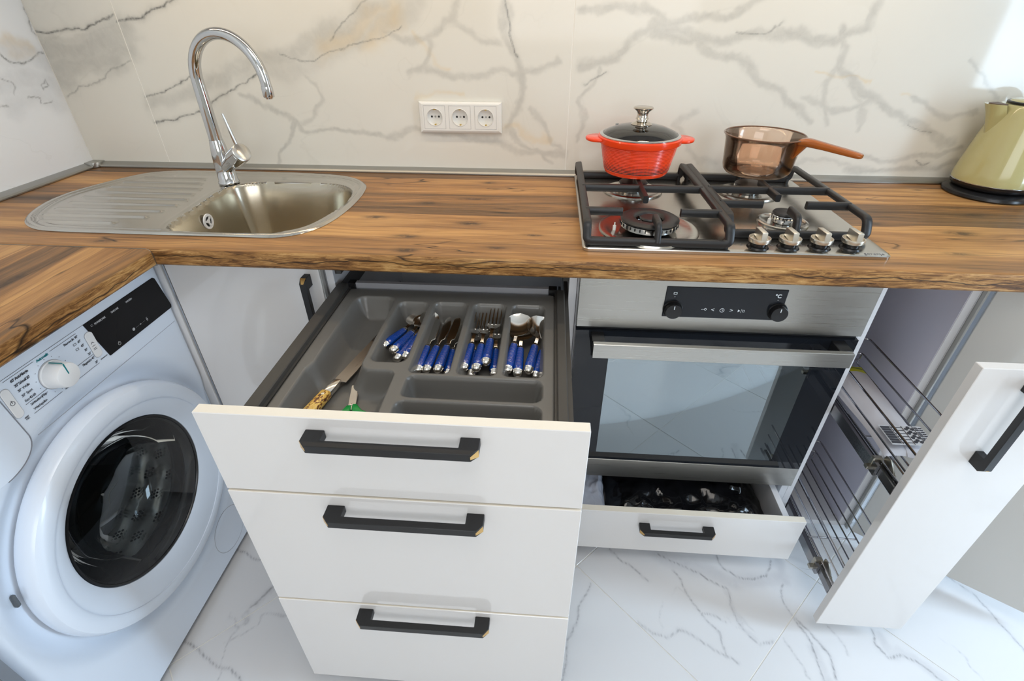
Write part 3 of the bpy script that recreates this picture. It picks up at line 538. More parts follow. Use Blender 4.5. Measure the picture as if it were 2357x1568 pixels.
def sink():
    t=thing('kitchen_sink','stainless steel corner sink with ribbed drainboard let into the wood-look worktop','sink',(-.66,-.28,0))
    mb=sheet('basin',-1.04,-.28,-.512,-.040,.0032,lambda X,Y:sdf_poly(X,Y,SINK),sink_h,SINKM)
    # faces of the bowl take the warmer, scratched metal
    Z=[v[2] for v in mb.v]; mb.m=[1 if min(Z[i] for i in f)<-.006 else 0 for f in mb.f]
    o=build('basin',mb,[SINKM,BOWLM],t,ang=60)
    ov=MB(); P=Matrix.Translation((-.6445,-.322,-.040))@Matrix.Rotation(PI/2,4,'Y')@Matrix.Rotation(.3,4,'Z')
    ring=[(.0125,0),(.0125,.003),(.018,.003),(.0185,0)]; ov.lathe(ring,P,n=32,closed=True); ov.lathe([(0,.0005),(.005,.0005),(.005,.0032),(0,.0032)],P,n=20)
    for k in range(3): ov.box(.004,.0135,-.0022,.0022,.0005,.003,M=P@Matrix.Rotation(k*2*PI/3,4,'Z'))
    build('overflow_grille',ov,mat('white_chrome',(.80,.80,.80),.25),t,label='round overflow grille with three spokes')
    build('overflow_hole',MB().lathe([(0,0),(.0125,0),(.0125,.0006),(0,.0006)],P,n=24),HOLE,t)
    dr=MB().lathe([(0,.002),(.012,.002),(.030,.003),(.042,.005),(.0425,.002),(.012,.0),(0,.0)],Matrix.Translation((-.475,-.30,-.166)),n=36); build('drain',dr,CHROME,t)
    r=random.Random(4); dm=MB()
    for k in range(46):
        x=-.645+.012+r.random()*.004; a=r.random(); y=-.47+a*.14; x=-.632+(-y-.30)*.05; z=-.07-r.random()*.055
        dm.ball((x+.004+(-.07-z)*.10,y,z),.0007+.0009*r.random(),4)
    return t
sink()
def faucet():
    bx,by=-.672,-.150
    t=thing('kitchen_faucet','tall chrome gooseneck faucet with slanted side lever at the back of the sink','faucet',(bx,by,.003))
    T=Matrix.Translation((bx,by,0))
    build('body',MB().lathe([(0,.003),(.0255,.003),(.0262,.005),(.0255,.008),(.0235,.010),(.0228,.045),(.0215,.075),(.0185,.100),(.0165,.112),(0,.112)],T,n=48).lathe([(0,.112),(.0152,.112),(.0152,.1135),(0,.1135)],T,n=40),CHROME,t,ang=50)
    e=Vector((-.480,-.195,0)); u=Vector((e.x-bx,e.y-by,0)); L=u.length; u.normalize(); R=L/2
    P=[Vector((bx,by,.1135)),Vector((bx,by,.16)),Vector((bx,by,.20)),Vector((bx,by,.238))]
    for k in range(0,29):
        a=PI-PI*k/28*1.0; P.append(Vector((bx,by,0))+u*(R+R*math.cos(a))+Vector((0,0,.245+R*1.02*math.sin(a))))
    tip=P[-1]; P+= [tip+Vector((0,0,-.004))]
    rad=[.0158,.0152,.0146,.014]+[.0138-.0022*i/28 for i in range(29)]+[.0116]
    build('spout',MB().tube([tuple(p) for p in P],rad,n=28),CHROME,t,ang=60)
    q=tip+Vector((0,0,-.004)); build('aerator',MB().lathe([(0,.001),(.0122,.001),(.0126,-.002),(.0126,-.020),(.0120,-.022),(.0085,-.022),(.0080,-.0255),(0,-.0255)],Matrix.Translation(q),n=32),CHROME,t,ang=40)
    h0=Vector((bx+.004,by-.002,.042)); h1=Vector((-.584,-.196,.094)); ax=(h1-h0); n=ax.length; 
    Mh=Matrix.Translation(h0)@ax.to_track_quat('Z','Y').to_matrix().to_4x4()
    build('hub',MB().lathe([(.016,0),(.0165,.02),(.0178,.038),(.0208,.055),(.0222,.062),(.0222,.0632),(0,.0632)],Mh,n=40).lathe([(0,.064),(.0225,.064),(.0228,.068),(.0228,n-.006),(.0215,n-.005),(0,n-.005)],Mh,n=40),CHROME,t,ang=35)
    build('hub_cap',MB().lathe([(0,n-.006),(.0224,n-.006),(.0228,n-.004),(.0222,n-.001),(.0200,n),(0,n)],Mh,n=48),mat('satin_chrome',(.60,.60,.58),.22,1),t,ang=30)
    l0=h0+ax*.86+Vector((0,0,.016)); l1=Vector((-.609,-.190,.180))
    build('lever',MB().tube([tuple(l0),tuple(l0.lerp(l1,.5)),tuple(l1)],[.0046,.0040,.0026],n=14).ball(tuple(l1),.0027,6),CHROME,t,ang=60)
    return t
faucet()
def socket_strip():
    x0,x1,z0,z1=-.172,.049,.109,.186; t=thing('triple_socket','white triple wall socket panel on the marble wall above the worktop','socket',((x0+x1)/2,0,(z0+z1)/2))
    mb=MB(); cs=[-.131,-.063,.006]; zc=.148
    # frame with three round openings
    b=bmesh.new(); es=[]
    loops=[[(x0+.008,z0+.006),(x1-.008,z0+.006),(x1-.008,z1-.006),(x0+.008,z1-.006)]]+[[(c+.0205*math.cos(2*PI*k/32),zc+.0205*math.sin(2*PI*k/32)) for k in range(32)] for c in cs]
    for L in loops:
        vs=[b.verts.new((x,-.0125,z)) for x,z in L]; es+=[b.edges.new((vs[i],vs[(i+1)%len(vs)])) for i in range(len(vs))]
    bmesh.ops.triangle_fill(b,use_beauty=True,use_dissolve=False,edges=es,normal=(0,-1,0))
    bmesh.ops.delete(b,geom=[f for f in b.faces if any(math.hypot(f.calc_center_median().x-c,f.calc_center_median().z-zc)<.0203 for c in cs)],context='FACES'); mb.bm(b)
    o=[(x0,z0),(x1,z0),(x1,z1),(x0,z1)]; i_=loops[0]
    mb.add([(x,-.0005,z) for x,z in o]+[(x,-.0095,z) for x,z in o]+[(x+(.001 if k in(0,3) else -.001),-.0105,z+(.001 if k<2 else -.001)) for k,(x,z) in enumerate(o)]+[(x,-.0125,z) for x,z in i_],[(a+4*r,(a+1)%4+4*r,(a+1)%4+4*r+4,a+4*r+4) for r in range(3) for a in range(4)])
    build('frame',mb,SOCK,t,ang=25)
    ln=MB()
    for c in cs:
        for (a,b_) in (((c-.029,c+.029)),): 
            ln.box(a,b_,-.0128,-.0124,zc-.0288,zc-.0284); ln.box(a,b_,-.0128,-.0124,zc+.0284,zc+.0288); ln.box(a,a+.0004,-.0128,-.0124,zc-.0288,zc+.0288); ln.box(b_-.0004,b_,-.0128,-.0124,zc-.0288,zc+.0288)
    build('seam',ln,GREYPR,t,smooth=False)['kind']='stuff'
    for c in cs:
        P=Matrix.Translation((c,-.0125,zc))@Matrix.Rotation(PI/2,4,'X')
        s=build('socket',MB().lathe([(.0205,0),(.0212,.0012),(.0220,.0002),(.0222,-.0005),(.0206,-.0006),(.0195,-.0105),(0,-.0105)],P,n=40,caps=False),SOCK,t,ang=30)
        h=MB()
        for dx in (-.0095,.0095): h.lathe([(0,-.0106),(.0027,-.0106),(.0027,-.0100),(0,-.0100)],P@Matrix.Translation((dx,0,0)),n=16)
        pieces('pin_hole',h,HOLE,s); build('screw',MB().lathe([(0,-.0106),(.0026,-.0106),(.0024,-.0097),(0,-.0097)],P,n=16),ALU,s)
        k=MB()
        for sg in (-1,1): k.box(c-.0022,c+.0022,-.011,-.003,zc+sg*.0175,zc+sg*.0200,.0004)
        pieces('earth_contact',k,BRASS,s)
socket_strip()
# ================================================================ gas hob
def burner(mb_ring,mb_base,mb_cap,x,y,R,wok=False):
    T=Matrix.Translation((x,y,.0085))
    if wok:
        mb_ring.lathe([(R*1.72,-.001),(R*1.70,.0035),(R*1.55,.0045),(R*1.42,.0012),(R*1.1,.0004),(0,.0004)],T,n=64)
        mb_base.lathe([(R*.62,.001),(R*.80,.006),(R*.97,.008),(R*.99,.019),(R*.92,.0205),(R*.58,.0205),(R*.55,.006)],T,n=72,closed=True)
        mb_base.lathe([(0,.002),(R*.30,.002),(R*.30,.018),(R*.26,.020),(0,.020)],T,n=40)
        mb_cap.lathe([(R*.46,.0205),(R*.50,.0245),(R*.58,.0268),(R*.92,.0262),(R*1.0,.0235),(R*.98,.0205)],T,n=72,closed=True)
        mb_cap.lathe([(0,.021),(R*.32,.021),(R*.345,.0235),(R*.30,.0262),(0,.0268)],T,n=48)
    else:
        mb_ring.lathe([(R*2.05,-.001),(R*2.03,.0035),(R*1.85,.0045),(R*1.7,.0012),(R*1.2,.0004),(0,.0004)],T,n=64)
        mb_base.lathe([(0,.001),(R*.75,.001),(R*.85,.007),(R*.98,.0085),(R*1.0,.017),(R*.93,.0185),(0,.0185)],T,n=64)
        mb_cap.lathe([(0,.0188),(R*.94,.0188),(R*.98,.0215),(R*.90,.0245),(0,.0258)],T,n=56)
def hob():
    hx,hy,w,d=.2505,-.0178,.58,.509
    t=thing('gas_hob','stainless steel four burner gas hob with black iron supports set into the worktop','hob',(hx+w/2,hy-d/2,.001))
    pl=MB(); r=.012
    poly=[]
    for cx,cy,a0 in ((hx+w-r,hy-r,0),(hx+r,hy-r,90),(hx+r,hy-d+r,180),(hx+w-r,hy-d+r,270)):
        for k in range(7): a=math.radians(a0+15*k); poly.append((cx+r*math.cos(a),cy+r*math.sin(a)))
    inn=lambda e,z:[((x-(hx+w/2))*(1-e/(w/2))+hx+w/2,(y-(hy-d/2))*(1-e/(d/2))+hy-d/2,z) for x,y in poly]
    rings=[inn(0,.0005),inn(0,.0060),inn(.0016,.0078),inn(.004,.0085),inn(.014,.0085)]; n=len(poly); vs=[v for R_ in rings for v in R_]
    pl.add(vs,[(k*n+i,k*n+(i+1)%n,(k+1)*n+(i+1)%n,(k+1)*n+i) for k in range(4) for i in range(n)]+[tuple(4*n+i for i in range(n)),tuple(range(n))[::-1]])
    build('plate',pl,STEELH,t,ang=30)
    for (x,y,R,wok) in ((.392,-.160,.036,0),(.392,-.420,.060,1),(.678,-.155,.036,0),(.687,-.362,.0255,0)):
        a,b,c=MB(),MB(),MB(); burner(a,b,c,x,y,R,wok)
        bo=build('burner',b,CHROME,t,ang=40); build('trim_ring',a,STEELH,bo,ang=40); pieces('cap',c,IRON,bo,ang=40)
        nt=MB(); m=34 if wok else 22
        for k in range(m):
            q=2*PI*k/m; nt.box(R*.975,R*1.003,-.0011,.0011,.012,.0175,M=Matrix.Translation((x,y,.0085))@Matrix.Rotation(q,4,'Z'))
        build('flame_slot',nt,HOLE,bo,smooth=False)['kind']='stuff'
        ig=MB().lathe([(0,0),(.0035,0),(.0035,.010),(.0015,.011),(.0012,.017),(0,.017)],Matrix.Translation((x-R*1.2,y-R*.2,.0085)),n=14); build('igniter',ig,SOCK,bo)
    # pan supports: high side bars that dip at the front, cross bars, fingers
    def support(x0,x1,yf,ym,fingers):
        zt,zl,yb=.0485,.0165,-.055; bars=MB(); s=(.0060,.0082); c_=.5*(x0+x1)
        for x in (x0,x1):
            sg=1 if x==x0 else -1
            bars.tube([tuple(p) for p in rpath([(x+sg*.010,yb,zl),(x,yb,zl+.004),(x,yb-.006,zt),(x,yf+.012,zt),(x,yf,zl+.004),(x+sg*.010,yf,zl)],.012,4)],1,n=12,sec=s)
        for y,z in ((yb,zl),(yf,zl)): bars.tube([(x0+.006,y,z),(c_,y,z),(x1-.006,y,z)],1,n=12,sec=s)
        bars.tube([(x0,ym,zt-.0005),(c_,ym,zt-.0005),(x1,ym,zt-.0005)],1,n=12,sec=s)
        for pth in fingers: bars.tube([tuple(p) for p in rpath(pth,.012,4)],1,n=12,sec=s)
        for x in (x0+.004,x1-.004):
            for y in (yf+.004,yb-.002): bars.lathe([(0,0),(.006,0),(.006,.010),(0,.011)],Matrix.Translation((x,y,.0086)),n=12)
        return build('pan_support',bars,IRON,t,ang=50)
    z=.048; cx=.392
    support(.258,.530,-.512,-.272,[[(.258,-.430,z),(.333,-.430,z)],[(.530,-.430,z),(.450,-.430,z)],[(cx+.002,-.512,.016),(cx+.002,-.505,z),(cx+.002,-.462,z)],[(cx,-.205,z),(cx,-.352,z)],[(cx,-.055,.016),(cx,-.062,z),(cx,-.115,z)]])
    cx=.682
    support(.545,.812,-.452,-.265,[[(.545,-.365,z),(.634,-.365,z)],[(.812,-.365,z),(.724,-.365,z)],[(cx-.006,-.452,.016),(cx-.005,-.444,z),(cx-.003,-.398,z)],[(cx,-.205,z),(cx,-.322,z)],[(cx,-.055,.016),(cx,-.062,z),(cx,-.115,z)]])
    for x,y in ((.590,-.500),(.648,-.498),(.708,-.495),(.768,-.492)):
        T=Matrix.Translation((x,y,.0085)); k=MB().lathe([(0,.010),(.0150,.010),(.0195,.0120),(.0205,.0165),(.0200,.0200),(.0188,.0202),(.016,.0165),(0,.0160)],T,n=48)
        k.prism([(.0196,.018),(.0185,.034),(-.0175,.036),(-.0188,.034),(-.0200,.014)],-.0052,.0052,'x',bev=.0008,M=T)
        kn=build('control_knob',k,mat('satin_nickel',(.74,.70,.62),.33,1) if 'satin_nickel' not in bpy.data.materials else bpy.data.materials['satin_nickel'],t,ang=35)
        build('knob_skirt',MB().lathe([(0,.0002),(.0205,.0002),(.0185,.003),(.0145,.004),(.0145,.010),(0,.010)],T,n=40),BLKPL,kn)
    pr=MB(); text_mb([('gorenje',.799,-.5185,.011,'CENTER',0,1.12)],lambda u,v:Matrix.Translation((u,v,.0087)),.0002,pr)
    for x,y in ((.590,-.500),(.648,-.498),(.708,-.495),(.768,-.492)):
        pr.box(x-.030,x-.0245,y+.006,y+.0075,.0085,.0088); pr.box(x-.030,x-.0285,y+.006,y+.013,.0085,.0088)
    build('lettering',pr,mat('grey_engraving',(.16,.16,.17),.5),t,smooth=False,kind='stuff')
hob()
# ================================================================ cookware
def casserole():
    x,y,z=.392,-.165,.0565; T=Matrix.Translation((x,y,z)); t=thing('casserole_pot','round orange-red enamel casserole pot with glass lid on the back left burner','pot',(x,y,z))
    out=[(0,0),(.066,0),(.0745,.003),(.0775,.009)]; N=34
    for k in range(N+1):
        h=.010+.058*k/N; r=.0778+.0125*k/N; out.append((r+(.0005 if k%2 else -.0005),h))
    out+=[(.0925,.070),(.0975,.072),(.0985,.075),(.0985,.084),(.0965,.086),(.0935,.086)]
    inn=[(.0925,.083),(.089,.070),(.078,.012),(.072,.005),(0,.004)]
    build('body',MB().lathe(out+inn,T,n=72),RED,t,ang=40)
    build('lining',MB().lathe([(.0933,.0835),(.0893,.070),(.0785,.0125),(.072,.0055),(0,.0045)],T,n=56,caps=False),mat('dark_nonstick',(.03,.03,.032),.35),t)
    for s in (-1,1):
        P=[]; 
        for k in range(13):
            a=-PI/2+PI*k/12; P.append((s*(.088+.040*max(math.cos(a),0)**.75),.036*math.sin(a)))
        P=[(s*.080,-.046)]+P+[(s*.080,.046)]
        b=MB().prism(P,.0745,.0815,bev=.0024,seg=2,M=T); build('handle',b,RED,t,ang=45)
    zl=.0865
    lid=build('lid',MB().lathe([(.0885,zl+.002),(.078,zl+.010),(.055,zl+.0185),(.030,zl+.0225),(.012,zl+.0235),(.012,zl+.0215),(.030,zl+.0205),(.055,zl+.0165),(.078,zl+.008),(.0885,zl)],T,n=64,closed=True),glassy('lid_glass',(.86,.93,.92),.05),t,label='clear glass lid')
    build('lid_rim',MB().lathe([(.0875,zl-.003),(.0925,zl-.003),(.0945,zl-.001),(.0945,zl+.0015),(.0915,zl+.0035),(.0875,zl+.0035)],T,n=72,closed=True),CHROME,lid,ang=50)
    k=zl+.0225
    build('lid_knob',MB().lathe([(0,k),(.0235,k),(.0240,k+.0015),(.0215,k+.0035),(.0130,k+.008),(.0125,k+.012),(.0155,k+.0130),(.0135,k+.0155),(.0120,k+.022),(.0150,k+.029),(.0225,k+.0345),(.0232,k+.0365),(.0215,k+.038),(0,k+.0388)],T,n=48),mat('bronze_steel',(.60,.55,.48),.14,1),lid,ang=40)
    build('knob_washer',MB().lathe([(0,zl+.014),(.017,zl+.014),(.019,zl+.0205),(0,zl+.0205)],T,n=32),CHROME,lid)
    build('steam_vent',MB().lathe([(0,zl+.012),(.0042,zl+.012),(.0042,zl+.0175),(.0022,zl+.0185),(0,zl+.0185)],T@Matrix.Translation((-.052,.036,0)),n=16),CHROME,lid)
casserole()
AMBER=mat('amber_glass',(.80,.40,.17),.01,trans=1,ior=1.12); 
def amber():
    m=bpy.data.materials.new('amber_thin_glass'); m.use_nodes=True; t=m.node_tree; t.nodes.clear(); g=G(m)
    o=g.n('ShaderNodeOutputMaterial'); mx=g.n('ShaderNodeMixShader'); tr=g.n('ShaderNodeBsdfTransparent'); gl_=g.n('ShaderNodeBsdfGlossy')
    tr.inputs[0].default_value=(.995,.885,.80,1); gl_.inputs['Roughness'].default_value=.01; fr=g.n('ShaderNodeFresnel'); fr.inputs[0].default_value=1.5
    lw=g.n('ShaderNodeLayerWeight'); lw.inputs[0].default_value=.35
    tc=g.mix(g.math('POWER',lw.outputs['Facing'],1.6),(.995,.885,.80),(.93,.66,.45)); g.l(tc,tr.inputs[0])
    g.l(g.math('MULTIPLY',fr.outputs[0],.9),mx.inputs[0]); g.l(tr.outputs[0],mx.inputs[1]); g.l(gl_.outputs[0],mx.inputs[2]); g.l(mx.outputs[0],o.inputs[0]); return m
AMB=amber()
def saucepan():
    x,y,z=.683,-.155,.0565; T=Matrix.Translation((x,y,z)); t=thing('glass_saucepan','see-through amber glass saucepan with long handle on the back right burner','saucepan',(x,y,z))
    out=[(0,0),(.060,0),(.070,.003),(.0765,.010),(.079,.020),(.0815,.050),(.0845,.078),(.0885,.088),(.0905,.090),(.0900,.0915)]
    build('bowl',MB().lathe(out+[(.0878,.0905),(.0825,.079),(.079,.050),(.0765,.021),(.0735,.0125),(.0685,.0065),(.060,.0045),(0,.0045)],T,n=80),AMB,t,ang=60)
    build('rim',MB().lathe([(.0880,.0895),(.0912,.0895),(.0915,.0910),(.0895,.0922),(.0878,.0912)],T,n=80,closed=True),mat('amber_rim',(.16,.08,.045),.08,coat=.5),t)
    hd=math.radians(-43); Mh=T@Matrix.Rotation(hd,4,'Z')
    HM=mat('amber_handle',(.48,.13,.018),.08,coat=.4,trans=.3,ior=1.3)
    sec=[(.084,.0875,.021,.006),(.098,.0875,.0155,.0085),(.112,.0865,.0120,.0085),(.135,.0845,.0115,.0075),(.165,.0815,.0120,.0068),(.195,.0785,.0125,.0060),(.207,.0772,.0110,.0052),(.212,.0767,.0075,.0038)]
    hb=MB(); vs=[];n=16
    for r,h,wd,th in sec:
        for k in range(n):
            a=2*PI*k/n; c,s_=math.cos(a),math.sin(a); vs.append((r,math.copysign(abs(c)**.55,c)*wd,h+math.copysign(abs(s_)**.55,s_)*th))
    fs=[(i*n+k,i*n+(k+1)%n,(i+1)*n+(k+1)%n,(i+1)*n+k) for i in range(len(sec)-1) for k in range(n)]+[tuple(range(n))[::-1],tuple((len(sec)-1)*n+k for k in range(n))]
    hb.add(vs,fs,0,Mh); hb.prism([(.0765,.045),(.080,.050),(.100,.079),(.118,.080),(.112,.087),(.084,.087)],-.009,.009,'y',bev=.003,seg=2,M=Mh)
    build('handle',hb,HM,t,ang=50)
saucepan()
def kettle():
    x,y=1.292,-.092; T=Matrix.Translation((x,y,0)); t=thing('electric_kettle','olive-cream electric kettle on a round black base in the right corner of the worktop','kettle',(x,y,.001))
    build('power_base',MB().lathe([(0,.001),(.092,.001),(.095,.004),(.094,.010),(.086,.016),(.070,.018),(0,.018)],T,n=64),BLKPL,t,ang=40)
    body=[(.086,.034),(.0868,.040),(.0858,.055),(.080,.090),(.0735,.130),(.067,.165),(.0622,.190),(.0605,.203),(.0565,.208),(0,.209)]
    build('foot',MB().lathe([(0,.019),(.078,.019),(.084,.024),(.0866,.0335),(0,.0335)],T,n=64),BLKPL,t,ang=40)
    build('body',MB().lathe(body,T,n=72),CREAM,t,ang=40); build('band',MB().lathe([(.0862,.0335),(.0874,.034),(.0874,.0352),(.0862,.0358)],T,n=64,closed=True),CHROME,t)
    # spout points to the left, along the wall
    sp=MB(); d=Vector((-1,.10,0)).normalized(); sec=[(.062,.118,.006,.010),(.070,.140,.014,.018),(.078,.165,.020,.026),(.088,.190,.024,.030),(.097,.2075,.026,.034)]; vs=[];n=18
    for r,h,wd,ln in sec:
        for k in range(n):
            a=-PI/2+PI*k/(n-1); vs.append((r-.03+.03*math.cos(a)-.0,wd*math.sin(a),h))
    fs=[(i*n+k,i*n+k+1,(i+1)*n+k+1,(i+1)*n+k) for i in range(len(sec)-1) for k in range(n-1)]+[tuple((len(sec)-1)*n+k for k in range(n))]
    sp.add(vs,fs,0,T@Matrix.Rotation(math.atan2(d.y,d.x),4,'Z')); build('spout',sp,CREAM,t,ang=50)
    sf=MB().prism([(.045+.05*math.cos(a)*.9,.021*math.sin(a)) for a in np.linspace(-1.2,1.2,9)],.2070,.2090,M=T@Matrix.Rotation(math.atan2(d.y,d.x),4,'Z')); build('spout_filter',sf,mat('brown_mesh',(.10,.06,.04),.5),t)
    build('lid',MB().lathe([(0,.209),(.048,.209),(.0485,.213),(.044,.2165),(0,.218)],T@Matrix.Translation((.006,0,0)),n=56),CREAM,t,ang=40)
    build('lid_seal',MB().lathe([(.0478,.2085),(.0525,.2085),(.0530,.2125),(.0500,.2140),(.0478,.2135)],T@Matrix.Translation((.006,0,0)),n=56,closed=True),BLKPL,t)
    build('handle',MB().tube([tuple(p) for p in rpath([(x+.045,y-.004,.205),(x+.085,y-.008,.214),(x+.118,y-.011,.19),(x+.122,y-.012,.09),(x+.082,y-.008,.060)],.03,6)],1,n=14,sec=(.010,.012)),CREAM,t)
    cb=MB().tube([tuple(p) for p in rpath([(x+.08,y-.035,.006),(x+.12,y-.05,.005),(x+.22,y-.02,.005),(x+.30,-.05,.005)],.04,6)],.0035,n=8); build('power_cord',cb,BLKPL,t)
kettle()
# ================================================================ cupboards
YC=-.500; YFR=-.5185; ZB=-.816; ZT=-.037
def carcass(name,label,x0,x1,panels='lrbk',inner=None,plinth=True,th=.0165,bottom=True):
    t=thing(name,label,'cabinet',((x0+x1)/2,-.26,FLOOR+.0005))
    if 'l' in panels: build('side_panel',MB().box(x0,x0+th,YC,-.02,ZB,ZT,.0006),inner or CARC,t)
    if 'r' in panels: build('side_panel',MB().box(x1-th,x1,YC,-.02,ZB,ZT,.0006),inner or CARC,t)
    if bottom: build('bottom_panel',MB().box(x0+th,x1-th,YC,-.02,ZB,ZB+th),CARC,t)
    build('back_panel',MB().box(x0+th,x1-th,-.024,-.018,ZB+th,ZT),inner or CARC,t)
    if plinth: build('plinth',MB().box(x0,x1,-.445,-.43,FLOOR,ZB),WHITE,t)
    return t
def handle(parent,P,L,horizontal=True,dark=True):
    # U-shaped bar: P = matrix whose local x runs along the bar and local -y leaves the front
    o,h,leg,c=.031,.0135,.0265,.0095
    a=L/2
    poly=[(-a,0),(-a,-o+c),(-a+c,-o),(a-c,-o),(a,-o+c),(a,0),(a-leg,0),(a-leg,-o+.012),(-a+leg,-o+.012),(-a+leg,0)]
    m=MB().prism(poly,-h/2,h/2,'z',bev=.0008,M=P); b=build('handle',m,BLK,parent,ang=25)
    g=MB()
    for s in (-1,1):
        # gilded facet where the corner is cut
        q=[(s*(a+.0004),-o+c-.0005),(s*(a-c+.0005),-o-.0004),(s*(a-c-.0012),-o-.0002),(s*(a-.001),-o+c+.003)]
        pts=[(s*(a+.0003),-o+c,h*.46),(s*(a-c),-o-.0003,h*.18),(s*(a-c),-o-.0003,-h*.18),(s*(a+.0003),-o+c,-h*.46)]
        g.add(pts+[(x-s*.0006,y+.0008,z) for x,y,z in pts],[(0,1,2,3),(0,4,5,1),(1,5,6,2),(2,6,7,3),(3,7,4,0),(4,7,6,5)],0,P)
    pieces('handle_corner',g,GOLD,parent,label='gold-coloured bevelled corner',smooth=False)
    return b
def flat(x,y,z): return Matrix.Translation((x,y,z))
# corner cupboard under the sink
cc=carcass('corner_cabinet','white gloss corner cabinet with closed door under the sink',XL+.03,-.2925,panels='r',bottom=False,plinth=False)
build('plinth',MB().box(-.60,-.2925,-.445,-.43,FLOOR,ZB),WHITE,cc)
dr=build('door',MB().box(-.634,-.2955,YFR,YC-.0005,ZB,-.040,.0009),WHITE,cc)
handle(dr,flat(-.3215,YFR,-.165)@Matrix.Rotation(PI/2,4,'Y'),.185)
build('filler',MB().box(-.70,-.6400,-.5232,-.40,ZB,-.040,.0005),WHITE,cc)
build('edge_strip',MB().box(-.6385,-.6345,YFR-.001,YC,ZB,-.040),CHROME,cc)
build('door_edge_strip',MB().box(-.2950,-.2925,YFR+.002,YC,ZB,-.040),ALU,cc)
# three-drawer cabinet, all drawers pulled out
X0,X1=-.2905,.2475
dc=carcass('drawer_cabinet','white drawer cabinet with three drawers pulled out to the left of the oven',X0,X1)
YD=-.9686; yb=-.495
def drawer(zt,zb,yf,hgt,box_h):
    d=MB(); xl,xr=X0+.0225,X1-.0255; t=.0225; top=zt-.047 if hgt else zt-.09; bot=top-box_h
    for a,b in ((xl,xl+t),(xr-t*.72,xr)):
        d.box(a,b,yb-.002,yf+.0185,bot,top,.0015); 
    d.box(xl+t,xr-t*.7,yb,yf+.0185,bot,bot+.012)
    # stepped inner lip of the metal sides
    d.box(xl+t-.004,xl+t+.004,yb,yf+.02,bot,top-.010); d.box(xr-t*.72-.004,xr-t*.72+.002,yb,yf+.02,bot,top-.008)
    o=build('drawer',d,DARK,dc)
    build('drawer_front',MB().box(X0+.001,X1-.0015,yf,yf+.018,zb,zt,.0009),[WHITE,EDGE],o)
    fm=o.children[0].data
    for p in fm.polygons:
        if p.normal.z>.9: p.material_index=1
    bk=build('back_rail',MB().box(xl+t+.014,xr-t-.010,yb+.001,yb+.013,bot+.012,top-.001,.0008),mat('grey_rail',(.36,.36,.38),.4) if 'grey_rail' not in bpy.data.materials else bpy.data.materials['grey_rail'],o,label='pale grey back rail')
    pieces('rail_bracket',MB().box(xl+t-.002,xl+t+.0145,yb-.004,yb+.015,bot+.012,top,.001).box(xr-t-.0105,xr-t*.72+.001,yb-.004,yb+.015,bot+.012,top,.001),BLKPL,o)
    return o,xl+t,xr-t*.72,top,bot
d1,ix0,ix1,dtop,dbot=drawer(-.055,-.209,YD,True,.085)
d2,_,_,_,_=drawer(-.2125,-.509,YD-.0015,False,.10); d3,_,_,_,_=drawer(-.5125,ZB,YD-.003,False,.10)
handle(d1,flat(-.017,YD,-.0825),.238); handle(d2,flat(-.017,YD-.0015,-.2385),.240); handle(d3,flat(-.017,YD-.003,-.532),.242)
rl=MB()
for z in (-.128,-.335,-.640):
    rl.box(X0+.017,X0+.0215,-.93,-.06,z-.028,z+.012); rl.box(X1-.0245,X1-.017,-.93,-.06,z-.028,z+.012)
pieces('runner',rl,DARK,dc)
pieces('inner_rail',MB().box(X0+.017,X0+.030,-.49,-.05,-.085,-.045).box(X1-.029,X1-.017,-.49,-.05,-.085,-.045),DARK,dc)
build('divider',MB().box(X0+.03,X1-.03,-.40,-.05,-.096,-.090),mat('slate_board',(.10,.11,.13),.5),dc)
# ---- cutlery tray
ZTR=-.1125; DEP=.046
def rr(X,Y,x0,x1,y0,y1,r):
    qx=np.abs(X-(x0+x1)/2)-(x1-x0)/2+r; qy=np.abs(Y-(y0+y1)/2)-(y1-y0)/2+r
    return np.hypot(np.maximum(qx,0),np.maximum(qy,0))+np.minimum(np.maximum(qx,qy),0)-r
def tray_h(X,Y,d):
    s=lambda *a:rr(X,Y,*a)
    # the left divider bends with the big compartment
    big=np.minimum(s(-.214,-.130,-.934,-.534,.022),s(-.214,-.066,-.934,-.785,.014))
    k=.03; a,b=s(-.214,-.130,-.934,-.534,.022),s(-.214,-.066,-.934,-.785,.012); h=np.clip(.5+.5*(b-a)/k,0,1); big=b*(1-h)+a*h-k*h*(1-h)*.9
    comps=[(big,.030),(s(-.119,-.056,-.760,-.552,.014),.016),(s(-.045,.025,-.788,-.549,.014),.016),(s(.037,.104,-.788,-.549,.014),.016),(s(.115,.182,-.788,-.549,.014),.016),(s(-.043,.182,-.850,-.795,.014),.018),(s(-.046,.182,-.934,-.860,.014),.018)]
    z=np.full(X.shape,ZTR)
    for c,w in comps: z=np.minimum(z,ZTR-DEP*np.where(c<0,np.clip(1-(1-np.clip(-c/w,0,1))**2.2,0,1),0))
    lip=smooth01((d+.004)/.004); return z-.006*lip
tb=(ix0+.002,ix1-.002,-.9465,yb-.004)
ct=sheet('tray',tb[0],tb[1],tb[2],tb[3],.0022,lambda X,Y:rr(X,Y,*tb,.010),tray_h,TRAYM)
tt=build('cutlery_tray',ct,TRAYM,ang=80); tag(tt,'moulded dark grey plastic cutlery tray lying in the open top drawer','tray')
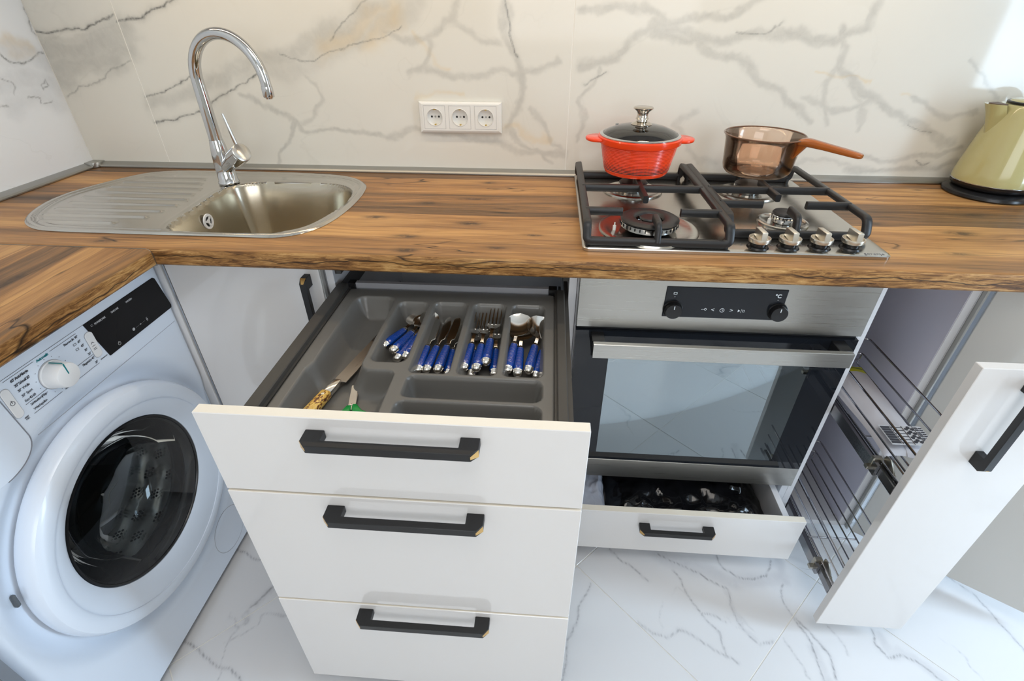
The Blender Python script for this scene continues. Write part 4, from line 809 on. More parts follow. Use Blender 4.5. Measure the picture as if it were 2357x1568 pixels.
# ---- cutlery, made along local +y from the end of the grip
def grip(t):
    L=.078; pr=[(0,.011),(.0066,.011),(.0072,.020)]
    for k in range(1,33):
        y=.020+(L-.026)*k/32; r=.0072-.0018*(k/32)**1.3; pr.append((r+(.00035 if k%2 else -.00035),y))
    pr+=[(.0050,L-.003),(0,L-.002)]
    A=Matrix.Rotation(-PI/2,4,'X'); fl=Matrix.Diagonal((1,1,.86,1))
    build('grip',MB().lathe(pr,fl@A,n=20),BLUE,t,world=False,ang=70)
    rg=MB()
    for k in range(0,16):
        y=.022+(L-.028)*k/15; r=.0072-.0018*(k/15)**1.3; rg.lathe([(r-.0003,y-.0002),(r+.00036,y-.00015),(r+.00036,y+.00015),(r-.0003,y+.0002)],fl@A,n=18,closed=True)
    build('ring_inlay',rg,CUT,t,world=False)['kind']='stuff'
    build('end_cap',MB().lathe([(0,-.001),(.0030,-.0005),(.0056,.0018),(.0068,.0055),(.0068,.0105),(.0074,.0110),(.0074,.0122),(0,.0125)],fl@A,n=24),CUT,t,world=False,ang=50)
    build('collar',MB().lathe([(0,L-.004),(.0056,L-.004),(.0056,L-.0015),(.0034,L+.004),(0,L+.005)],fl@A,n=20),CUT,t,world=False)
def head_sheet(t,name,rows,th=.0012,m=CUT,nu=9):
    # rows: (y, half width, centre z, cup depth)
    vs=[];n=nu
    for y,w,z,c in rows:
        for k in range(n): u=-1+2*k/(n-1); vs.append((u*w,y,z-c*(1-u*u)))
    N=len(vs); vs+=[(x,y,z-th) for x,y,z in vs]; R=len(rows); fs=[]
    for i in range(R-1):
        for k in range(n-1):
            a=i*n+k; fs.append((a,a+1,a+n+1,a+n)); fs.append((N+a,N+a+n,N+a+n+1,N+a+1))
        fs.append((i*n,(i+1)*n,N+(i+1)*n,N+i*n)); fs.append((i*n+n-1,N+i*n+n-1,N+(i+1)*n+n-1,(i+1)*n+n-1))
    fs.append(tuple(range(n))+tuple(N+k for k in range(n))[::-1]); l=(R-1)*n; fs.append(tuple(l+k for k in range(n))[::-1]+tuple(N+l+k for k in range(n)))
    return build(name,MB().add(vs,fs),m,t,world=False,ang=70)
def spoon(name,label,group,S_,W_):
    t=thing(name,label,'spoon',(0,0,0),group); grip(t); n=14
    rows=[(.076,.0028,.001,0),(.086,.0022,.0025,0),(.094,.0024,.003,0)]
    for k in range(n+1):
        u=k/n; y=.096+S_*u; w=max(W_*math.sqrt(max(1-(2*u-1)**2,0))*(1+.12*(u-.5)),.0022 if k==0 else .0006); rows.append((y,w,.0035+.004*u,W_*.36*math.sin(PI*u)))
    head_sheet(t,'spoon_bowl',rows); return t
def knife(name,label,group):
    t=thing(name,label,'knife',(0,0,0),group); grip(t)
    m=MB().prism([(-.0030,.076),(.0030,.076),(.0036,.094),(.0085,.099),(.0088,.125),(.0080,.150),(.0055,.168),(.0010,.178),(-.0040,.176),(-.0058,.166),(-.0060,.120),(-.0058,.100),(-.0030,.094)],-.0006,.0010,'z',bev=.0003)
    build('blade',m,CUT,t,world=False,ang=25); return t
def fork(name,label,group):
    t=thing(name,label,'fork',(0,0,0),group); grip(t)
    head_sheet(t,'fork_neck',[(.076,.0028,.001,0),(.090,.0022,.003,0),(.104,.0026,.004,0),(.112,.0070,.003,.0005),(.120,.0100,.001,.001),(.130,.0106,-.001,.001),(.134,.0108,-.0015,.001)])
    tm=MB()
    for k in range(4):
        x=-.0093+.0062*k; tm.tube([(x,.132,-.0026),(x,.150,-.003),(x,.166,.000),(x*.98,.180,.0045)],[.0014,.0014,.0013,.0007],n=8)
    pieces('tine',tm,CUT,t,world=False); return t
def place(o,x,y,z,yaw,tilt=0,roll=0): o.location=(x,y,z); o.rotation_euler=(math.radians(tilt),math.radians(roll),math.radians(yaw))
ZF=ZTR-DEP
specs=[
 (lambda:spoon('teaspoon','','blue-handled teaspoons',.046,.0150),'teaspoons',[
  ('leftmost blue-handled teaspoon in the left cutlery compartment',(-.120,-.688,-.133,-18,-6,0)),
  ('blue-handled teaspoon lying second from the left, its chrome end nearest the front',(-.0985,-.702,-.134,-16,-3,0)),
  ('blue-handled teaspoon half hidden under its neighbours in the left compartment',(-.090,-.712,-.146,-14,3,0)),
  ('rightmost blue-handled teaspoon leaning against the right wall of its compartment',(-.0755,-.704,-.147,-9,6,20))]),
 (lambda:knife('table_knife','','blue-handled table knives'),'knives',[
  ('leftmost blue-handled table knife in the second compartment',(-.0405,-.752,-.140,-3,2,-14)),
  ('second blue-handled table knife from the left, blade leaning over its neighbour',(-.0250,-.752,-.139,-5,2,-14)),
  ('third blue-handled table knife from the left in the second compartment',(-.0045,-.751,-.138,-4,2,-8)),
  ('rightmost blue-handled table knife, mostly under the others against the divider',(.0115,-.748,-.149,1,2,-22))]),
 (lambda:fork('table_fork','','blue-handled table forks'),'forks',[
  ('leftmost blue-handled fork in the third compartment',(.0405,-.742,-.138,-4,2,0)),
  ('second blue-handled fork from the left in the third compartment',(.0640,-.745,-.136,-1,2,0)),
  ('blue-handled fork lying highest on the pile in the third compartment',(.0795,-.730,-.133,-1,2,0)),
  ('rightmost blue-handled fork sunk beside the divider of the third compartment',(.0955,-.742,-.148,3,2,0)),
  ('blue-handled fork at the bottom of the pile in the third compartment',(.0545,-.744,-.151,3,1,0))]),
 (lambda:spoon('table_spoon','','blue-handled table spoons',.064,.0215),'spoons',[
  ('leftmost blue-handled table spoon, its bowl lying on top of the others',(.1190,-.744,-.138,-6,7,0)),
  ('second blue-handled table spoon from the left in the right compartment',(.1375,-.748,-.141,-1,4,0)),
  ('third blue-handled table spoon from the left, bowl leaning on the tray wall',(.1560,-.741,-.139,-6,5,18)),
  ('rightmost blue-handled table spoon tucked against the right tray wall',(.1700,-.745,-.149,-1,8,50))])]
SC={'teaspoons':(1.25,1.0,1.2),'knives':(1.22,1.0,1.15),'forks':(1.22,1.0,1.2),'spoons':(1.25,1.0,1.2)}
for mk,grp,lst in specs:
    o=None
    for lab,a in lst:
        if o is None: o=base=mk(); o['label']=lab
        else: o=dup(base,lab)
        place(o,*a); o.scale=SC[grp]
# kitchen knife with a stag-look handle
def kitchen_knife():
    t=thing('kitchen_knife','worn steel kitchen knife with yellow-brown horn handle, blade resting over the divider','knife',(0,0,0))
    bl=MB().prism([(.000,.116),(.024,.118),(.0245,.150),(.022,.200),(.015,.240),(.004,.272),(-.001,.276),(.0,.240),(-.0005,.180)],-.0008,.0010,'z',bev=.0004); build('blade',bl,BLADE,t,world=False,ang=25)
    build('bolster',MB().prism([(.001,.084),(.017,.084),(.0165,.100),(.0155,.118),(.001,.117)],-.0050,.0055,'z',bev=.002,seg=2),CUT,t,world=False,ang=40)
    hm=mat('horn_handle',(.6,.35,.08),.3,coat=.5); g=G(hm); c=g.coord(); n=g.noise(g.mp(c,(1.2,.55,1)),150,2,.5,1.2); g.l(g.ramp(n,[(.40,(.09,.022,.006)),(.47,(.20,.05,.01)),(.52,(.72,.42,.07)),(.7,(.85,.58,.16))]),g.b.inputs['Base Color'])
    build('horn_handle',MB().prism([(-.001,.0),(.004,-.008),(.014,-.010),(.021,-.002),(.021,.030),(.0185,.060),(.0175,.0845),(.0,.0845),(.0,.05)],-.0065,.0085,'z',bev=.003,seg=2),hm,t,world=False,ang=45)
    build('rivet',MB().lathe([(0,.0080),(.0030,.0080),(.0028,.0093),(0,.0096)],Matrix.Translation((.010,.073,0)),n=18),CUT,t,world=False)
    place(t,-.2105,-.890,-.1500,-14,1.6,0); return t
kitchen_knife()
def scissors():
    t=thing('scissors','small scissors with green plastic handles lying blades up in the big tray compartment','scissors',(0,0,0))
    for s,z in ((1,.0014),(-1,-.0002)):
        M=Matrix.Translation((0,.0,z))@Matrix.Rotation(s*.035,4,'Z')
        build('blade',MB().prism([(-.0065,-.024),(.0055,-.024),(.0062,.0),(.0058,.034),(.0030,.039),(-.0046,.038),(-.0062,.0)],-.0006,.0007,'z',bev=.0002,M=M),BLADE if s<0 else CUT,t,world=False,ang=25)
        P=[(s*.003,-.018,z),(s*.006,-.030,z)]; ring=[(s*.016+.011*math.cos(a),-.050+.017*math.sin(a),z) for a in np.linspace(PI/2+s*.6,PI/2+s*.6+2*PI,22)[:-1]]
        hh=MB().tube(ring,.0040,n=10,closed=True).prism([(s*.001,-.014),(s*.008,-.014),(s*.020,-.034),(s*.006,-.040),(s*.001,-.026)],-.0030+z,.0040+z,'z',bev=.0012)
        build('handle',hh,GREEN,t,world=False,ang=50)
    build('pivot',MB().lathe([(0,.001),(.0026,.001),(.0024,.0030),(0,.0034)],Matrix.Translation((0,-.012,0)),n=16),CUT,t,world=False)
    place(t,-.1345,-.820,-.1530,12,1,0); return t
scissors()
# ================================================================ oven in its cupboard
XO0,XO1=.2512,.8457
oc=carcass('oven_cabinet','white cabinet that houses the built-in oven with an open drawer under it',.2485,.8505)
build('oven_shelf',MB().box(.2650,.8340,YC+.001,-.03,-.6625,-.6480),CARC,oc)
def oven():
    t=thing('built_in_oven','built-in electric oven with steel control panel and black glass door under the hob','oven',(.5485,-.30,-.6475))
    fp=MB().box(XO0,XO1,-.5185,-.5005,-.178,-.0385,.0012); build('control_panel',fp,STEELX,t,ang=30)
    body=MB(); x0,x1,z0,z1=.275,.822,-.640,-.040
    body.box(x0,x1,-.4985,-.06,-.232,z1); body.box(x0,x1,-.4975,-.06,z0,-.585); body.box(x0,.300,-.4975,-.06,-.585,-.232); body.box(.798,x1,-.4975,-.06,-.585,-.232); body.box(.300,.798,-.085,-.06,-.585,-.232)
    en=mat('oven_enamel',(.13,.155,.17),.35); build('body',body,en,t,smooth=False)
    rk=MB()
    for z,ys in ((-.300,(-.47,-.45)),):
        rk.tube([(.305,-.475,z),(.345,-.475,z),(.375,-.462,z+.012),(.66,-.462,z+.012),(.70,-.475,z),(.792,-.475,z)],.0022,n=8)
        rk.tube([(.305,-.466,z+.008),(.792,-.466,z+.008)],.0022,n=8); rk.tube([(.305,-.10,z+.008),(.792,-.10,z+.008)],.0022,n=8)
        for k in range(22): x=.318+k*.0217; rk.tube([(x,-.468,z+.010),(x,-.10,z+.010)],.0013,n=6)
    build('wire_rack',rk,CUT,t)['kind']='stuff'
    for z in (-.375,-.455,-.52):
        s=MB().tube([(.3015,-.48,z),(.3015,-.12,z)],.003,n=8).tube([(.7965,-.48,z),(.7965,-.12,z)],.003,n=8).box(.3005,.3035,-.48,-.12,z-.006,z+.006).box(.7945,.7975,-.48,-.12,z-.006,z+.006); pieces('shelf_rail',s,CUT,t)
    build('gap_strip',MB().box(XO0+.004,XO1-.004,-.5095,-.4995,-.1862,-.1775),HOLE,t)
    d=MB(); xl,xr,zt,zb=XO0+.0005,XO1-.0015,-.1868,-.5812; wx0,wx1,wz0,wz1=.329,.768,-.556,-.243; y0,y1=-.5185,-.5005
    d.box(xl,wx0,y0,y1,zb,zt); d.box(wx1,xr,y0,y1,zb,zt); d.box(wx0,wx1,y0,y1,wz1,zt); d.box(wx0,wx1,y0,y1,zb,wz0)
    door=build('oven_door',d,BLKGL,t,smooth=False)
    build('window_pane',MB().box(wx0+.0001,wx1-.0001,y0+.0001,y0+.0045,wz0+.0001,wz1-.0001),glassy('oven_window_glass',(.80,.82,.84),.28,0.0,(.76,.86,.90)),door,smooth=False)
    build('steel_strip',MB().box(XO0,XO1-.001,-.5190,-.5005,-.6455,-.5816,.0008),STEELX,door)
    build('door_handle',MB().box(.2865,.8155,-.5680,-.5560,-.2255,-.1900,.0010),STEELX,door,label='brushed steel bar handle')
    st=MB()
    for a,b in ((.2845,.312),(.790,.8175)): st.prism([(-.5185,-.1890),(-.5185,-.2150),(-.5620,-.2240),(-.5560,-.1900)],a,b,'x',bev=.001)
    pieces('handle_mount',st,BLKPL,door)
    # display glass and the two pop-out knobs
    build('display',MB().prism([(.428,-.0735),(.668,-.0735),(.668,-.1445),(.428,-.1445)],-.5200,-.5184,'y',bev=.0007),BLKGL,t)
    for x,z,r in ((.4470,-.1255,.0172),(.6585,-.1235,.0172)):
        P=Matrix.Translation((x,-.5184,z))@Matrix.Rotation(PI/2,4,'X')
        k=build('oven_knob',MB().lathe([(r*1.16,0),(r*1.16,.0030),(r*1.10,.0042),(r*1.02,.0036),(r,.0036),(r,.0130),(r*.94,.0150),(0,.0155)],P,n=48),BLKPL,t,ang=30)
        build('knob_mark',MB().box(x-.0008,x+.0008,-.5342,-.5337,z+.006,z+.0135),LITE,k,smooth=False)
    pr=MB(); PL=lambda u,v:Matrix.Translation((u,-.5203,v))@Matrix.Rotation(PI/2,4,'X'); Y=-.5205
    text_mb([('°C',.6505,-.0880,.0115,'CENTER',.0003),('<',.5285,-.1245,.013,'CENTER'),('>',.5660,-.1245,.013,'CENTER')],PL,.0003,pr)
    def ring(cx,cz,r,w): pr.lathe([(r-w,0),(r,0),(r,.0003),(r-w,.0003)],PL(cx,cz),n=28,closed=True)
    ring(.5475,-.1245,.0047,.0009); pr.box(.5471,.5479,Y,Y+.0003,-.1248,-.1218); pr.box(.5474,.5496,Y,Y+.0003,-.1250,-.1243)
    ring(.5135,-.1235,.0026,.0008); pr.box(.5060,.5110,Y,Y+.0003,-.1239,-.1231); pr.box(.5060,.5067,Y,Y+.0003,-.1252,-.1233)
    for a,b,c,d_ in ((.4430,.4505,-.0868,-.0855),(.4430,.4505,-.0915,-.0902),(.4430,.4443,-.0915,-.0855),(.4492,.4505,-.0915,-.0855)): pr.box(a,b,Y,Y+.0003,c,d_)
    pr.lathe([(0,0),(.0008,0),(.0008,.0003),(0,.0003)],PL(.4468,-.0965),n=12); pr.lathe([(0,0),(.0008,0),(.0008,.0003),(0,.0003)],PL(.6520,-.0965),n=12)
    pr.prism([(.5795,-.1275),(.5795,-.1215),(.5840,-.1245)],Y,Y+.0003,'y'); pr.prism([(.5853,-.1290),(.5858,-.1290),(.5870,-.1200),(.5865,-.1200)],Y,Y+.0003,'y')
    for a,b,c,d_ in ((.5885,.5930,-.1228,-.1222),(.5885,.5930,-.1272,-.1266),(.5885,.5891,-.1272,-.1222),(.5924,.5930,-.1272,-.1222)): pr.box(a,b,Y,Y+.0003,c,d_)
    build('panel_symbols',pr,LITE,t,smooth=False,label='white printed symbols')
oven()
bd=build('drawer',MB().box(.2750,.2900,-.602,-.12,-.800,-.676,.0005).box(.8060,.8215,-.602,-.12,-.800,-.676,.0005).box(.290,.806,-.60,-.12,-.800,-.795).box(.290,.806,-.135,-.12,-.795,-.676),CARC,oc)
bf=build('drawer_front',MB().box(.2525,.8495,-.6192,-.6012,-.8145,-.661,.0009),[WHITE,EDGE],bd)
for p in bf.data.polygons:
    if p.normal.z>.9: p.material_index=1
handle(bd,flat(.5385,-.6192,-.7050),.186)
def crumple(name,label,x0,x1,y0,y1,z,amp,m,seed,dome=.03):
    nx,ny=90,60; vs=[]; 
    for i in range(nx):
        for j in range(ny):
            u,v=i/(nx-1),j/(ny-1); x,y=x0+(x1-x0)*u,y0+(y1-y0)*v; e=min(u,1-u,v,1-v)*2
            q=Vector((x*11+seed,y*11,seed)); n=0
            for o,(f,a) in enumerate(((.6,1),(1.5,.55),(3.6,.3))):
                w=mnoise.noise_vector(q*f)*.6; n+=a*(1-2.2*abs(mnoise.noise(q*f+w)))
            vs.append((x+.006*mnoise.noise(q*3),y,z+amp*n*min(1,e*5)+dome*(min(1,e*2.2)-1)))
    nb=len(vs); fs=[(i*ny+j,(i+1)*ny+j,(i+1)*ny+j+1,i*ny+j+1) for i in range(nx-1) for j in range(ny-1)]
    zb=-.7945; rim=[i*ny for i in range(nx)]+[(nx-1)*ny+j for j in range(1,ny)]+[i*ny+ny-1 for i in range(nx-2,-1,-1)]+[j for j in range(ny-2,0,-1)]
    b=len(vs); vs+=[(vs[k][0],vs[k][1],zb) for k in rim]; n=len(rim); fs+=[(rim[k],rim[(k+1)%n],b+(k+1)%n,b+k) for k in range(n)]+[tuple(b+k for k in range(n))]
    o=build(name,MB().add(vs,fs),m,ang=50); return tag(o,label,'bag')
crumple('bin_bag','crumpled glossy black bin liners filling the open drawer under the oven',.372,.800,-.596,-.20,-.722,.013,mat('black_polythene',(.006,.006,.007),.13),3.1,.03)
PB=mat('clear_polythene',(.62,.64,.72),.12,trans=.35,ior=1.2,coat=.4)
crumple('plastic_bag','crumpled clear plastic bag at the left end of the drawer under the oven',.293,.368,-.596,-.30,-.712,.010,PB,8.3,.02)
# ================================================================ washing machine
WX=-.645
def washer():
    y0,y1,z0,z1=-1.1245,-.5245,FLOOR+.001,-.0405; yc,zc=-.8085,-.466
    t=thing('washing_machine','white front-loading washing machine under the side worktop, facing the oven','washing machine',(WX-.27,yc,z0))
    # front sheet: flat, with a round dish around the door and rounded vertical edges
    st=.006; ys=np.linspace(y0,y1,101); zs=np.linspace(z0+.02,z1,141); Y,Z=np.meshgrid(ys,zs,indexing='ij')
    r=np.hypot(Y-yc,Z-zc); X=np.full(Y.shape,WX)
    X-=.022*(1-smooth01((r-.252)/.052))*smooth01((r-.10)/.02)*1.0
    e=np.minimum(Y-y0,y1-Y); X-=.016*(1-np.sqrt(np.clip(1-(1-np.clip(e/.018,0,1))**2,0,1)))
    X-=.006*(1-np.clip((z1-Z)/.006,0,1))**2
    hole=r<.21; vs=[(float(a),float(b),float(c)) for a,b,c in zip(X.ravel(),Y.ravel(),Z.ravel())]; nz=len(zs)
    fs=[(i*nz+j,(i+1)*nz+j,(i+1)*nz+j+1,i*nz+j+1) for i in range(len(ys)-1) for j in range(nz-1) if not hole[i:i+2,j:j+2].all()]
    mb=MB().add(vs,fs); xb=-1.155
    for a,b in ((y0,y0+.002),(y1-.002,y1)): mb.box(xb,WX-.015,a,b,z0+.02,z1)
    mb.box(xb,WX-.006,y0,y1,z1-.003,z1); mb.box(xb,xb+.003,y0,y1,z0+.02,z1); mb.box(xb,WX-.02,y0,y1,z0+.02,z0+.023)
    for a in (y0+.05,y1-.05):
        for b in (xb+.06,WX-.08): mb.lathe([(0,z0),(.022,z0),(.022,z0+.02),(0,z0+.02)],Matrix.Translation((b,a,0)),n=20)
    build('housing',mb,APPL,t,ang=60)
    # seam below the control panel, drum-side parts
    build('panel_seam',MB().box(WX-.0005,WX+.0004,y0+.225,y1-.016,-.1905,-.1897),mat('seam_shadow_gap',(.35,.37,.42),.6),t,smooth=False)
    A=Matrix.Translation((WX,yc,zc))@Matrix.Rotation(PI/2,4,'Y')   # lathe height -> +x
    ring=[(.168,.006),(.170,.012),(.180,.017),(.204,.0200),(.2150,.0205),(.2165,.0225),(.2200,.0235),(.234,.0225),(.2445,.0175),(.2500,.009),(.2510,-.006),(.2475,-.016),(.170,-.016)]
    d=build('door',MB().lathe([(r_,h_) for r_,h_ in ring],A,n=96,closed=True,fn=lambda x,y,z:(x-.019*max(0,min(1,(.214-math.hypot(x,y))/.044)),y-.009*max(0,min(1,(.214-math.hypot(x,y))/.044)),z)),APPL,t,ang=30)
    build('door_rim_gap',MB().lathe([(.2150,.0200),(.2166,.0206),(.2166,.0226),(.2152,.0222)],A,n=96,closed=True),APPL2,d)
    A=Matrix.Translation((WX,-.8175,-.447))@Matrix.Rotation(PI/2,4,'Y')
    build('porthole_seal',MB().lathe([(.1690,.004),(.1680,.0125),(.1645,.0130),(.1600,.006),(.158,-.014),(.168,-.015)],A,n=80,closed=True),BLKPL,d,ang=40)
    gl=glassy('porthole_glass',(.88,.90,.90),.02)
    prof=[(.1655,.010),(.160,.004),(.150,-.012),(.138,-.042),(.118,-.062),(.085,-.074),(.045,-.079),(0,-.080)]
    build('porthole_glass',MB().lathe([(.1655,.0105),(.12,.0145),(.06,.0165),(0,.017)],A,n=72,caps=False),gl,d,ang=70)
    build('inner_glass',MB().lathe(prof,A,n=72,caps=False),glassy('dished_glass',(.93,.95,.95),.0),d,ang=70)
    gs=[(.200,-.018),(.192,-.020),(.176,-.020),(.170,-.026),(.174,-.034),(.168,-.040),(.161,-.042),(.160,-.048),(.168,-.054),(.205,-.056),(.205,-.020)]
    build('door_gasket',MB().lathe(gs,A,n=72,closed=True),RUB,t,ang=50)
    B=A@Matrix.Translation((0,0,0)); pr=[]
    for k in range(41): h=-.058-.312*k/40; pr.append((.236-.005*(.5+.5*math.cos(k*.9)) if k>2 else .172+.064*k/3,h))
    pr+=[(.22,-.385),(.12,-.392),(.06,-.380),(0,-.378)]
    build('drum',MB().lathe(pr,B,n=96,caps=False,fn=lambda x,y,z:((x*(1+.014*math.sin(math.atan2(y,x)*14+ (z*40)))),(y*(1+.014*math.sin(math.atan2(y,x)*14+(z*40)))),z)),mat('drum_steel',(.88,.86,.83),.24,.75),t,ang=80)
    hm=MB(); R=.2315
    for ia in range(28):
        for iz in range(5):
            a0=2*PI*ia/28; h0=-.105-.052*iz+(.025 if ia%2 else 0)
            for p,q in ((0,0),(.0085,0),(-.0085,0),(.004,.0075),(-.004,.0075),(.004,-.0075),(-.004,-.0075),(.012,.0075),(-.012,-.0075)):
                a=a0+p/R; rr_=R*(1+.014*math.sin(a*14+((h0+q)*40)))-.0058*0-.0012
                M=B@Matrix.Rotation(a,4,'Z')@Matrix.Translation((rr_-.0042,0,h0+q))@Matrix.Rotation(-PI/2,4,'Y')
                hm.lathe([(0,0),(.0030,0),(.0030,.0005),(0,.0005)],M,n=8)
    for ia in range(30):
        for k,rr2 in enumerate((.07,.11,.15,.19)):
            a=2*PI*(ia+.5*(k%2))/30; M=B@Matrix.Translation((rr2*math.cos(a),rr2*math.sin(a),-.3775)); hm.lathe([(0,0),(.0032,0),(.0032,.0007),(0,.0007)],M,n=8)
    ho=build('drum_hole',hm,HOLE,t,smooth=False,kind='stuff')
    lf=MB()
    for k in range(3):
        M=B@Matrix.Rotation(2*PI*k/3-.26,4,'Z'); lf.prism([(.236,-.035),(.205,-.020),(.186,-.010),(.182,0),(.186,.010),(.205,.020),(.236,.035)],-.36,-.09,'z',bev=.004,M=M)
    pieces('drum_paddle',lf,bpy.data.materials['drum_steel'],t,ang=40)
    build('door_latch_recess',MB().box(WX-.022,WX-.010,yc-.283,yc-.262,zc-.07,zc+.07,.005),HOLE,t) if False else None
    # finger grip at the left edge of the door
    build('door_grip',MB().prism([(-.2570,.046),(-.2530,.070),(-.2470,.072),(-.2500,.046)],WX-.0205,WX-.012,'x',bev=.002,M=Matrix.Translation((0,yc,zc))),mat('grip_shadow_grey',(.10,.11,.12),.5),d)
    # soap drawer with a rounded lower corner
    zt,zl=-.0470,-.2180; pts=[(y0+.014,zt),(-.9200,zt),(-.9135,-.155),(-.9120,-.178)]+[(-.974+.062*math.cos(a)-.0,-.180+.040*math.sin(-a)) for a in np.linspace(0,PI/2,12)]+[(y0+.014,zl-.003)]
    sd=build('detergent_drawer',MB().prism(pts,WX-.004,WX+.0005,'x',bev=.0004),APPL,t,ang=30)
    gp=MB(); gp.tube([(WX+.0002,a+.0010,b-.0008) for a,b in pts[1:-1]],.0008,n=6); build('drawer_gap',gp,mat('gap_grey',(.22,.23,.26),.6),sd,smooth=False)
    # display
    build('display_panel',MB().prism([(-.7375,-.0775),(-.5500,-.0775),(-.5450,-.0815),(-.5315,-.1530),(-.5340,-.1585),(-.7185,-.1585)],WX-.001,WX+.0016,'x',bev=.0006),BLKDS,t)
    # selector knob
    K=Matrix.Translation((WX,-.838,-.123))@Matrix.Rotation(PI/2,4,'Y'); K=Matrix.Translation((WX,-.827,-.1195))@Matrix.Rotation(PI/2,4,'Y')
    kn=build('program_knob',MB().lathe([(.0245,0),(.0245,.003),(.0232,.004),(.0215,.027),(.0203,.0295),(.017,.0305),(0,.031)],K,n=64),KNOBW,t,ang=30)
    build('knob_base_ring',MB().lathe([(.0244,.0),(.0256,.0),(.0256,.001),(.0244,.001)],K,n=56,closed=True),mat('ring_grey',(.4,.41,.44),.5),kn)
    build('knob_pointer',MB().box(WX+.0300,WX+.0312,-.8285,-.8263,-.1165,-.0960,.0004).box(WX+.006,WX+.0301,-.8285,-.8263,-.0955,-.0945,.0003),TEAL,kn)
    bt=MB()
    for a,b,c,d_ in ((-.7460,-.7290,-.1460,-.0935),(-.9115,-.8970,-.1460,-.0915)): 
        r_=.007; P_=[(cy+r_*math.cos(math.radians(s+18*k)),cz+r_*math.sin(math.radians(s+18*k))) for cy,cz,s in ((b-r_,d_-r_,0),(a+r_,d_-r_,90),(a+r_,c+r_,180),(b-r_,c+r_,270)) for k in range(6)]
        build('push_button',MB().prism(P_,WX-.001,WX+.0018,'x',bev=.0007),KNOBW,t,ang=30)
        g2=MB().tube([(WX+.0003,u,v) for u,v in P_],.0007,n=6,closed=True); build('button_gap',g2,bpy.data.materials['ring_grey'],t)
    # service flap, low on the right
    P_=[(-.655+.062*math.cos(a)*(1),-.780+.062*math.sin(a)) for a in np.linspace(0,2*PI,40)[:-1]]
    build('filter_flap',MB().tube([(WX-.0001,u,v) for u,v in P_],.0007,n=6,closed=True),bpy.data.materials['ring_grey'],t)
    # print
    TP=lambda u,v:Matrix.Translation((WX+.0006,u,v))@Matrix(((0,0,1,0),(1,0,0,0),(0,1,0,0),(0,0,0,1)))
    s=.0062; pr=MB(); bold=.00012; e_=.78
    def T_(a,u,v,al='RIGHT',sz=s,b=0): return (a,u,v,sz,al,b,e_)
    text_mb([T_('60° Anti-Allergie',-.857,-.0880,b=bold),T_("30° Schnell 20'",-.860,-.0980,b=bold),T_('30°  Wolle',-.866,-.1080),T_('30°  Sport',-.867,-.1185),T_('Eco 40-60',-.867,-.1285),T_('Schleudern|Abp',-.852,-.1390),T_('Weichspülen',-.857,-.1490),
      T_('Baumwolle  90°',-.7555,-.0890),T_('60°',-.7545,-.0990),T_('40°',-.7530,-.1090),T_('30°',-.7510,-.1195),T_('20°',-.7490,-.1295),T_('Pflegeleicht 40°',-.7470,-.1405),T_('30°',-.7450,-.1510),T_('Steril Tub',-.814,-.1545,'CENTER'),T_('RESET\n3 SEC',-.898,-.1535,'CENTER',.0034),T_('STOP·ADD·GO',-.731,-.1530,'CENTER',.0030)],TP,.0003,pr)
    X_=WX+.0006
    for a,b,z in ((-.898,-.843,-.0815),(-.812,-.757,-.0830),(-.889,-.843,-.1337),(-.886,-.830,-.1550),(-.785,-.748,-.1345),(-.799,-.745,-.1558),(-.905,-.737,-.0775)): pr.box(X_,X_+.0003,a,b,z-.00025,z+.00025)
    for k in range(14):
        a=2*PI*(k+.5)/14; pr.lathe([(0,0),(.0006,0),(.0006,.0003),(0,.0003)],Matrix.Translation((X_,-.827+.0305*math.cos(a),-.1195+.0305*math.sin(a)))@Matrix.Rotation(PI/2,4,'Y'),n=8)
    def ringp(y,z,r,w,mb,x=X_,n=24): mb.lathe([(r-w,0),(r,0),(r,.0003),(r-w,.0003)],Matrix.Translation((x,y,z))@Matrix.Rotation(PI/2,4,'Y'),n=n,closed=True)
    for z in (-.0990,-.1090): pr.box(X_,X_+.0003,-.7715,-.7655,z-.002,z-.0015); pr.box(X_,X_+.0003,-.7715,-.7655,z+.0015,z+.002); pr.box(X_,X_+.0003,-.7715,-.7710,z-.002,z+.002); pr.box(X_,X_+.0003,-.7660,-.7655,z-.002,z+.002)
    XB=WX+.0019; ringp(-.9042,-.118,.0038,.0007,pr,XB); pr.box(XB,XB+.0003,-.9046,-.9038,-.118,-.1125)
    pr.box(XB,XB+.0003,-.7425,-.7355,-.1265,-.1258); pr.box(XB,XB+.0003,-.7425,-.7355,-.1290,-.1283); pr.box(XB,XB+.0003,-.7425,-.7355,-.1215,-.1208); pr.prism([(-.7425,-.1165),(-.7390,-.1130),(-.7355,-.1165),(-.7365,-.1165),(-.7390,-.1142),(-.7415,-.1165)],XB,XB+.0003,'x')
    build('lettering',pr,INK,t,smooth=False,label='dark grey programme names',kind='stuff')
    build('programme_name',text_mb([('Automatik',-.8275,-.0845,.0066,'CENTER',bold,.8)],TP,.0003),TEAL,t,smooth=False,label='turquoise word Automatik')
    XD=WX+.0018; TD=lambda u,v:Matrix.Translation((XD,u,v))@Matrix(((0,0,1,0),(1,0,0,0),(0,1,0,0),(0,0,0,1)))
    dp=MB(); text_mb([('POWERCARE',-.704,-.0885,.0052,'CENTER',.00012,.8),('TIMECARE',-.6665,-.0885,.0050,'CENTER',.0001,.8),('WATER+',-.6275,-.0885,.0052,'CENTER',.0001,.8)],TD,.0002,dp)
    for a,b,c,d_ in ((-.7255,-.7210,-.0890,-.0885),(-.7255,-.7210,-.0862,-.0857),(-.7255,-.7250,-.0890,-.0857)): dp.box(XD,XD+.0002,a,b,c,d_)
